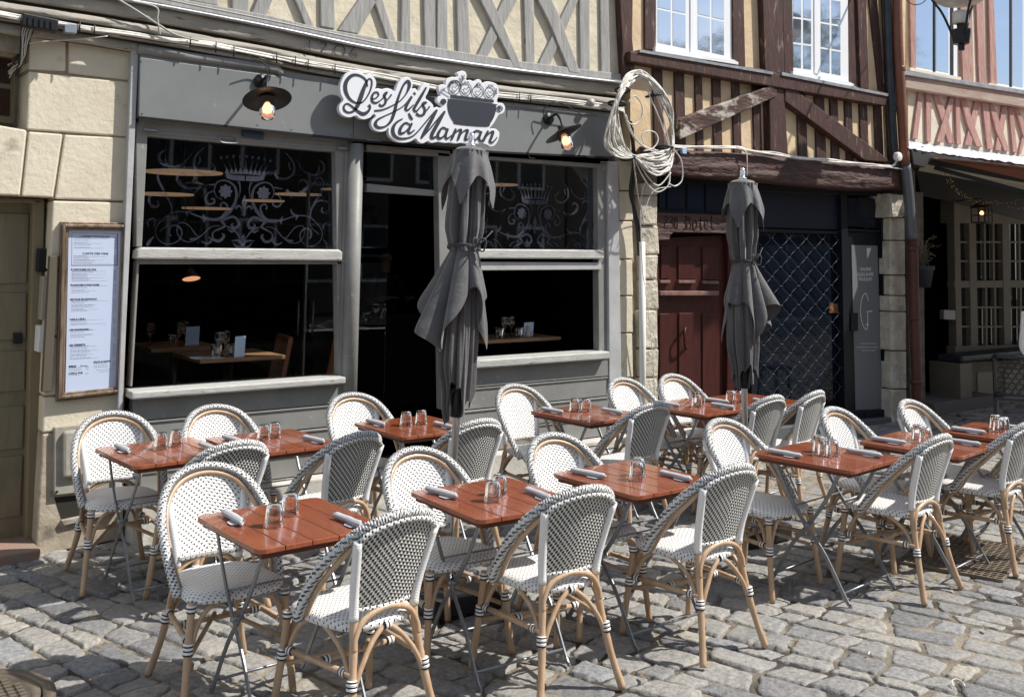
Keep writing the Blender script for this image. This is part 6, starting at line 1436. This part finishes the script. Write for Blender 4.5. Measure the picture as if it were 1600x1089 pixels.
# glass inner door, second table and back shelves
c0=P(478,412,1.6); c1=P(475,590,1.6); gd=thing('inner_glass_door','frameless inner glass door with two steel bar handles at the right of the left window','door',(c0.x,1.6,.15))
m=MB(); m.box((c0.x-.008,1.58,.15),(c0.x+.008,1.62,2.6)); part('edge_profile',m,STEEL,gd,True)
for px in (467,490): a=P(px,470,1.55); b_=P(px-2,525,1.55); part('bar_handle',MB().tube([a,b_],.009,8),STEEL,gd,True)
part('pane',MB().box((c0.x+.01,1.597,.15),(c0.x+.85,1.603,2.6)),PANE,gd,True)
t3,z3=inner_table((236,546),(345,540),1.15,.6,'second oak table in the gloom behind the first one in the left window')
for i,(px,y) in enumerate(((282,1.3),(290,1.4),(236,1.35))):
    o=w0.copy(); COL.objects.link(o); o.location=onT(px,y,z3); tag(o,('left','middle','farthest left')[i]+' wine glass on the second oak table in the gloom','wine glass','wine glasses on the inside tables')
o=g0.copy(); COL.objects.link(o); o.location=onT(272,1.25,z3); o.location.z+=.095; o.rotation_euler=(math.pi,0,0); tag(o,'tumbler on the second oak table in the gloom','tumbler','small tumblers on the inside tables')
card(291,312,1.32,z3,.15,'dim blue card on the second oak table in the gloom')
sh=thing('back_shelf','dark shelves of bottles on the back wall behind the bar','shelf',(5.6,6.2,1.2)); SHW=mat('shelf_wood',(.06,.035,.02),.5)
for z in (1.45,1.85,2.25): part('shelf_board',MB().box((3.2,6.1,z-.03),(8.5,6.45,z)),SHW,sh,True)
bt=[mat('green_bottle',(.02,.06,.03),.15),mat('amber_bottle',(.12,.05,.015),.15),mat('clear_bottle',(.2,.22,.23),.12)]; rr=random.Random(6); k=0; pr0=None; bo={}
xa_,xb_=P(580,400,6.25).x,P(682,400,6.25).x
for z in (1.45,1.85,2.25):
    x=xa_
    while x<xb_:
        mi=rr.randrange(3)
        if mi not in bo: bo[mi]=part('bottle',MB().lathe([(0,0),(.038,0),(.038,.17),(.014,.22),(.013,.29),(0,.29)],n=14),bt[mi]); o=bo[mi]
        else: o=bo[mi].copy(); COL.objects.link(o)
        o.location=(x,6.25,z+.001); o.scale=(1,1,rr.uniform(.8,1.1)); tag(o,'bottle on the dark shelves behind the bar','bottle','bottles on the shelves behind the bar'); x+=rr.uniform(.16,.34)
# bar counter
c=P(570,460,3.0); d_=P(720,460,3.0); bc=thing('bar_counter','dark bar counter inside behind the open doorway','bar counter',((c.x+d_.x)/2,3.1,.15)); part('front_panel',MB().box((c.x-.6,3.0,.15),(d_.x+.4,3.5,1.12)),mat('bar_wood',(.035,.02,.014),.5),bc,True,bevel=.01); part('bar_top',MB().box((c.x-.65,2.95,1.122),(d_.x+.45,3.55,1.17)),mat('bar_top_wood',(.07,.04,.025),.35),bc,True,bevel=.008)

# ================================================================== PEOPLE
def person(loc,rz,label,shirt,trous,skin,hair,arm='down'):
    t=thing('person',label,'person',loc,rz)
    me=bpy.data.meshes.new('body'); o=bpy.data.objects.new('body',me); COL.objects.link(o); o.parent=t
    J={'pel':(0,0,.95),'wai':(0,0,1.08),'che':(0,-.005,1.30),'nec':(0,.0,1.48),'neh':(0,.015,1.54),'hea':(0,.02,1.64),'cro':(0,.01,1.72),
       'shl':(-.17,0,1.42),'ell':(-.23,.0,1.13),'wrl':(-.21,.12,.93),'shr':(.17,0,1.42),'elr':(.23,.0,1.13),'wrr':(.21,.12,.93),
       'hil':(-.09,0,.90),'knl':(-.10,.02,.50),'anl':(-.10,-.01,.09),'tol':(-.11,.15,.03),'hir':(.09,0,.90),'knr':(.10,.02,.50),'anr':(.10,-.01,.09),'tor':(.11,.15,.03)}
    if arm=='bar': J.update(ell=(-.24,.10,1.16),wrl=(-.16,.34,1.19),elr=(.24,.10,1.16),wrr=(.14,.34,1.19))
    E=[('pel','wai'),('wai','che'),('che','nec'),('nec','neh'),('neh','hea'),('hea','cro'),('che','shl'),('shl','ell'),('ell','wrl'),('che','shr'),('shr','elr'),('elr','wrr'),('pel','hil'),('hil','knl'),('knl','anl'),('anl','tol'),('pel','hir'),('hir','knr'),('knr','anr'),('anr','tor')]
    rad=dict(pel=(.15,.11),wai=(.135,.10),che=(.15,.11),nec=(.065,.06),neh=(.055,.055),hea=(.078,.098),cro=(.062,.078),shl=(.06,.06),shr=(.06,.06),ell=(.042,.042),elr=(.042,.042),wrl=(.028,.028),wrr=(.028,.028),hil=(.095,.095),hir=(.095,.095),knl=(.062,.062),knr=(.062,.062),anl=(.042,.042),anr=(.042,.042),tol=(.035,.03),tor=(.035,.03))
    ks=list(J); vs=[J[k] for k in ks]; es=[(ks.index(a),ks.index(b)) for a,b in E]; rl_=[rad[k] for k in ks]
    for s,wr in ((-1,'wrl'),(1,'wrr')):      # palm and five fingers
        wv=Vector(J[wr]); el=Vector(J['ell' if s<0 else 'elr']); d=(wv-el).normalized(); sd_=Vector((1,0,0))
        pi_=len(vs); vs.append(tuple(wv+d*.05)); es.append((ks.index(wr),pi_)); rl_.append((.034,.018))
        for f in range(5):
            off=(f-1.5)*.017 if f<4 else -s*.035; ln=(.062,.072,.068,.054,.05)[f]; b=wv+d*(.085 if f<4 else .045)+sd_*off
            i0=len(vs); vs.append(tuple(b)); vs.append(tuple(b+d*ln*.55+Vector((0,0,-.006)))); vs.append(tuple(b+d*ln+Vector((0,.004,-.018)))); es+=[(pi_,i0),(i0,i0+1),(i0+1,i0+2)]; rl_+=[(.009,.009),(.008,.008),(.007,.007)]
    me.from_pydata(vs,es,[]); sk=o.modifiers.new('skin','SKIN'); sk.use_smooth_shade=True
    for i,r_ in enumerate(rl_): me.skin_vertices[0].data[i].radius=r_
    me.skin_vertices[0].data[0].use_root=True
    ss=o.modifiers.new('sub','SUBSURF'); ss.levels=2; ss.render_levels=2; me.materials.append(skin)
    # shirt, trousers, hair, shoes as fitted clothing
    m=MB(); pr=[(.16,.155,.92),(.15,.12,1.06),(.168,.125,1.22),(.178,.12,1.34),(.15,.10,1.43),(.07,.065,1.485)]
    m.grid(lambda u,v:(lambda f,i:((pr[i][0]+(pr[i+1][0]-pr[i][0])*f)*math.cos(u*6.2832)*(1+.02*math.sin(9*u*6.28+v*8)),(pr[i][1]+(pr[i+1][1]-pr[i][1])*f)*math.sin(u*6.2832),pr[i][2]+(pr[i+1][2]-pr[i][2])*f))(v*5-min(int(v*5),4),min(int(v*5),4)) and ((lambda f,i:((pr[i][0]+(pr[i+1][0]-pr[i][0])*f)*math.cos(u*6.2832)*(1+.02*math.sin(9*u*6.28+v*8)),(pr[i][1]+(pr[i+1][1]-pr[i][1])*f)*math.sin(u*6.2832),pr[i][2]+(pr[i+1][2]-pr[i][2])*f))(v*5-min(int(v*5),4),min(int(v*5),4)),(u,v)),40,26,closed_u=True)
    for a in ('l','r'): m.tube(spline([J['sh'+a],tuple((Vector(J['sh'+a])+Vector(J['el'+a]))/2),J['el'+a],tuple((Vector(J['el'+a])*.7+Vector(J['wr'+a])*.3))],5),[.072-.0016*i for i in range(16)],14)
    part('shirt',m,shirt,t)
    m=MB()
    for a in ('l','r'): m.tube(spline([(J['hi'+a][0]*.8,0,.97),J['hi'+a],J['kn'+a],(J['an'+a][0],J['an'+a][1],.10)],6),[.115-.0026*i for i in range(19)],18)
    part('trousers',m,trous,t)
    m=MB(); 
    for a in (-1,1): m.lathe([(0,.0),(.05,.0),(.052,.03),(.04,.075),(0,.085)],(a*.105,.055,0),18,sx=.95,sy=2.4)
    part('shoes',m,IRON,t)
    m=MB(); m.lathe([(.088,1.60),(.094,1.66),(.088,1.72),(.06,1.765),(0,1.78)],(0,-.008,0),24,sx=.92,sy=1.12); m.v=[(x,y-(.03 if z<1.66 and y>0 else 0)*4 if (z<1.69 and y>.02) else y,z) for x,y,z in m.v]; part('hair',m,hair,t)
    m=MB(); m.lathe([(0,0),(.012,.005),(.009,.03),(.004,.045)],(0,.108,1.615),10); m.lathe([(0,-.004),(.022,0),(0,.004)],(0,.105,1.587),10); 
    for s in (-1,1): m.lathe([(0,-.01),(.012,0),(0,.01)],(s*.033,.098,1.652),10); m.lathe([(0,-.03),(.012,0),(0,.03)],(s*.082,.01,1.64),10)
    part('face_features',m,skin,t)
    return t
SK=mat('skin',(.48,.28,.19),.5); HR=mat('dark_hair',(.02,.014,.01),.6)
q=PZ(1634,563,1.0)
person((q.x,q.y,0),R(165),'person in a white shirt and black trousers at the right edge',mat('white_shirt',(.75,.75,.74),.7),mat('black_trousers',(.015,.015,.017),.8),SK,HR)
q=P(603,372,3.75)
person((q.x,3.75,.15),R(180),'person in a dark navy shirt standing behind the bar in the dark doorway',mat('navy_shirt',(.03,.04,.07),.8),mat('dark_jeans',(.02,.02,.03),.8),SK,HR,'bar')
# black lattice chair by the bistro
q=PZ(1588,621,.45); bc=thing('lattice_chair','black plastic chair with a pierced lattice back by the bistro bench','chair',(q.x,q.y,0),R(-62))
BP=mat('black_resin',(.02,.022,.026),.35)
for sx in (-1,1):
    m=MB(); m.bar((sx*.20,.20,0),(sx*.19,.18,.44),.035,.035); part('leg',m,BP,bc); m=MB(); m.bar((sx*.21,-.24,0),(sx*.19,-.18,.44),.035,.035); part('leg',m,BP,bc)
part('seat',MB().box((-.22,-.2,.43),(.22,.23,.465)),BP,bc,bevel=.015)
m=MB()
def bk(a,z): return Vector((a*.20,-.19-(z-.45)*.30+.04*a*a,z))
for s in (-1,1): m.tube([bk(s,.44+i*.045) for i in range(11)],.017,8)
m.tube([bk(-1+i*.2,.89) for i in range(11)],.022,8); m.tube([bk(-1+i*.2,.50) for i in range(11)],.018,8)
for j in range(7):
    for i in range(5):
        cx=-.68+i*.34+(.17 if j%2 else 0); cz=.54+j*.053
        if abs(cx)<.9: m.tube([bk(cx+.17*math.cos(a),cz+.03*math.sin(a)) for a in [k*math.pi/3 for k in range(6)]],.006,5,closed=True)
part('lattice_back',m,BP,bc)

# ================================================================== OPPOSITE SIDE OF THE STREET (seen only in reflections)
rr=random.Random(31)
for i,(x0,x1,h,c,lb) in enumerate(((-9,-2,6.6,(.16,.145,.12),'cream house across the street behind the photographer, left'),(-1.9,5.2,7.0,(.13,.12,.11),'stone house across the street behind the photographer'),(5.3,12,6.2,(.10,.08,.065),'brown house across the street behind the photographer'),(12.1,20,6.8,(.17,.15,.125),'pale house across the street behind the photographer, right'),(20.1,28,7.4,(.12,.10,.085),'tall dark house farther along the other side'),(28.1,37,6.9,(.15,.13,.11),'grey house farther along the other side'),(37.1,48,7.2,(.11,.10,.09),'last house along the other side'))):
    hh=thing('opposite_house',lb,'building',((x0+x1)/2,-18,0)); m=MB(); m.box((x0,-22,0),(x1,-17,h)); part('wall',m,mat('opposite_wall',tuple(v*.8 for v in c),.85,bump=.01,bscale=6),hh,True)
    m=MB(); m.add([(x0-.2,-16.7,h),(x1+.2,-16.7,h),(x1+.2,-19.5,h+2.2),(x0-.2,-19.5,h+2.2),(x0-.2,-22.3,h),(x1+.2,-22.3,h)],[(0,3,2,1),(3,4,5,2),(0,4,3),(1,2,5),(0,1,5,4)]); part('roof',m,SLATE,hh,True)
    x=x0+.8
    while x<x1-1.3:
        for z in (.9,3.7):
            f=part('window',MB().box((x,-17.0+.0,z),(x+1.0,-16.93,z+1.7)),WHITEP,hh,True); part('pane',MB().box((x+.08,-16.93,z+.08),(x+.92,-16.92,z+1.62)),mat('dim_pane',(.03,.035,.045),.1),f,True)
        x+=1.75

def tree(name,label,x,y,h,cr,seed):
    rr=random.Random(seed); t=thing(name,label,'tree',(x,y,0),0,'trees across the street'); m=MB()
    m.tube(spline([(0,0,0),(.1,.05,h*.25),(-.05,.1,h*.5),(.1,0,h*.7)],5),[.26-.012*i for i in range(16)],10)
    for i in range(9):
        a=i*.75; e=Vector((math.cos(a)*cr*.6,math.sin(a)*cr*.6,h*(.6+.3*rr.random()))); m.tube(spline([(0,0,h*(.3+.04*i)),tuple(e*.5+Vector((0,0,h*.28))),tuple(e)],4),[.09-.008*k for k in range(9)],6)
    part('trunk',m,mat('bark',(.09,.07,.055),.9,bump=.01),t); m=MB()
    cl=[(rr.uniform(-1,1),rr.uniform(-1,1),rr.uniform(-1,1)) for _ in range(60)]; cl=[c for c in cl if sum(v*v for v in c)<1]
    for c in cl:
        b=Vector((c[0]*cr,c[1]*cr,h*.72+c[2]*cr*.95))
        for _ in range(130):
            p=b+Vector((rr.gauss(0,.38),rr.gauss(0,.38),rr.gauss(0,.32))); d=Vector((rr.uniform(-1,1),rr.uniform(-1,1),rr.uniform(-.7,.7))).normalized(); n_=d.orthogonal().normalized(); s=rr.uniform(.06,.13)
            m.add([p-d*s,p+n_*s*.5,p+d*s,p-n_*s*.5],[(0,1,2,3)])
    part('crown',m,mat('foliage',(.055,.085,.03),.6,col2=(.09,.12,.045),scale=3),t)
tree('street_tree','leafy tree across the street mirrored in the left white window',24.5,-14.2,9.0,2.2,3)
tree('street_tree','taller leafy tree across the street mirrored in the right white window',29.5,-14.6,11.0,3.0,8)

m=MB(); p=PZ(1356,1021,.012); m.tube([(0,0,0),(.028,.010,.002)],.0042,8); m.v=[(a+p.x,b+p.y,c+.008) for a,b,c in m.v]; single('cigarette_end',m,mat('cigarette_paper',(.6,.56,.48),.8),'cigarette end lying on the open cobbles at the right','cigarette end')
m=MB(); p=PZ(1490,1070,.012); q=spline([(0,0,.0),(.02,.02,.012),(.045,.012,.018),(.055,-.012,.010),(.04,-.03,.002)],5); m.tube([(a+p.x,b+p.y,c+.006) for a,b,c in q],.0028,6); single('paper_curl',m,mat('curl_paper',(.7,.66,.58),.8),'small pale curl of paper on the cobbles near the right corner','litter')
rr=random.Random(77); LF=mat('dry_leaf',(.16,.10,.045),.7,col2=(.24,.17,.08),scale=40)
for i,(px,py,lb) in enumerate(((150,1010,'dry leaf on the cobbles at the left front corner'),(262,905,'dry leaf beside the leftmost chair legs'),(1010,1060,'dry leaf in front of the middle chairs'),(1235,1000,'dry leaf on the open cobbles right of the third front chair'),(1540,985,'dry leaf near the right edge of the cobbles'),(930,930,'dry leaf under the middle front table'))):
    p=PZ(px,py,.012); a=rr.uniform(0,6); m=MB(); L_=[]; 
    for k in range(9): t=k/8; w_=.011*math.sin(math.pi*t)**.7; L_.append((t*.045,w_,.004+.006*t*t)); 
    vs=[(x,y,z+.003) for x,y,z in L_]+[(x,0,z) for x,y,z in L_]+[(x,-y,z+.003) for x,y,z in L_]
    m.add([(x*math.cos(a)-y*math.sin(a)+p.x,x*math.sin(a)+y*math.cos(a)+p.y,z+.006) for x,y,z in vs],[(i_,i_+9,i_+10,i_+1) for i_ in range(8)]+[(i_+9,i_+18,i_+19,i_+10) for i_ in range(8)]); single('dry_leaf',m,LF,lb,'leaf','dry leaves on the cobbles')
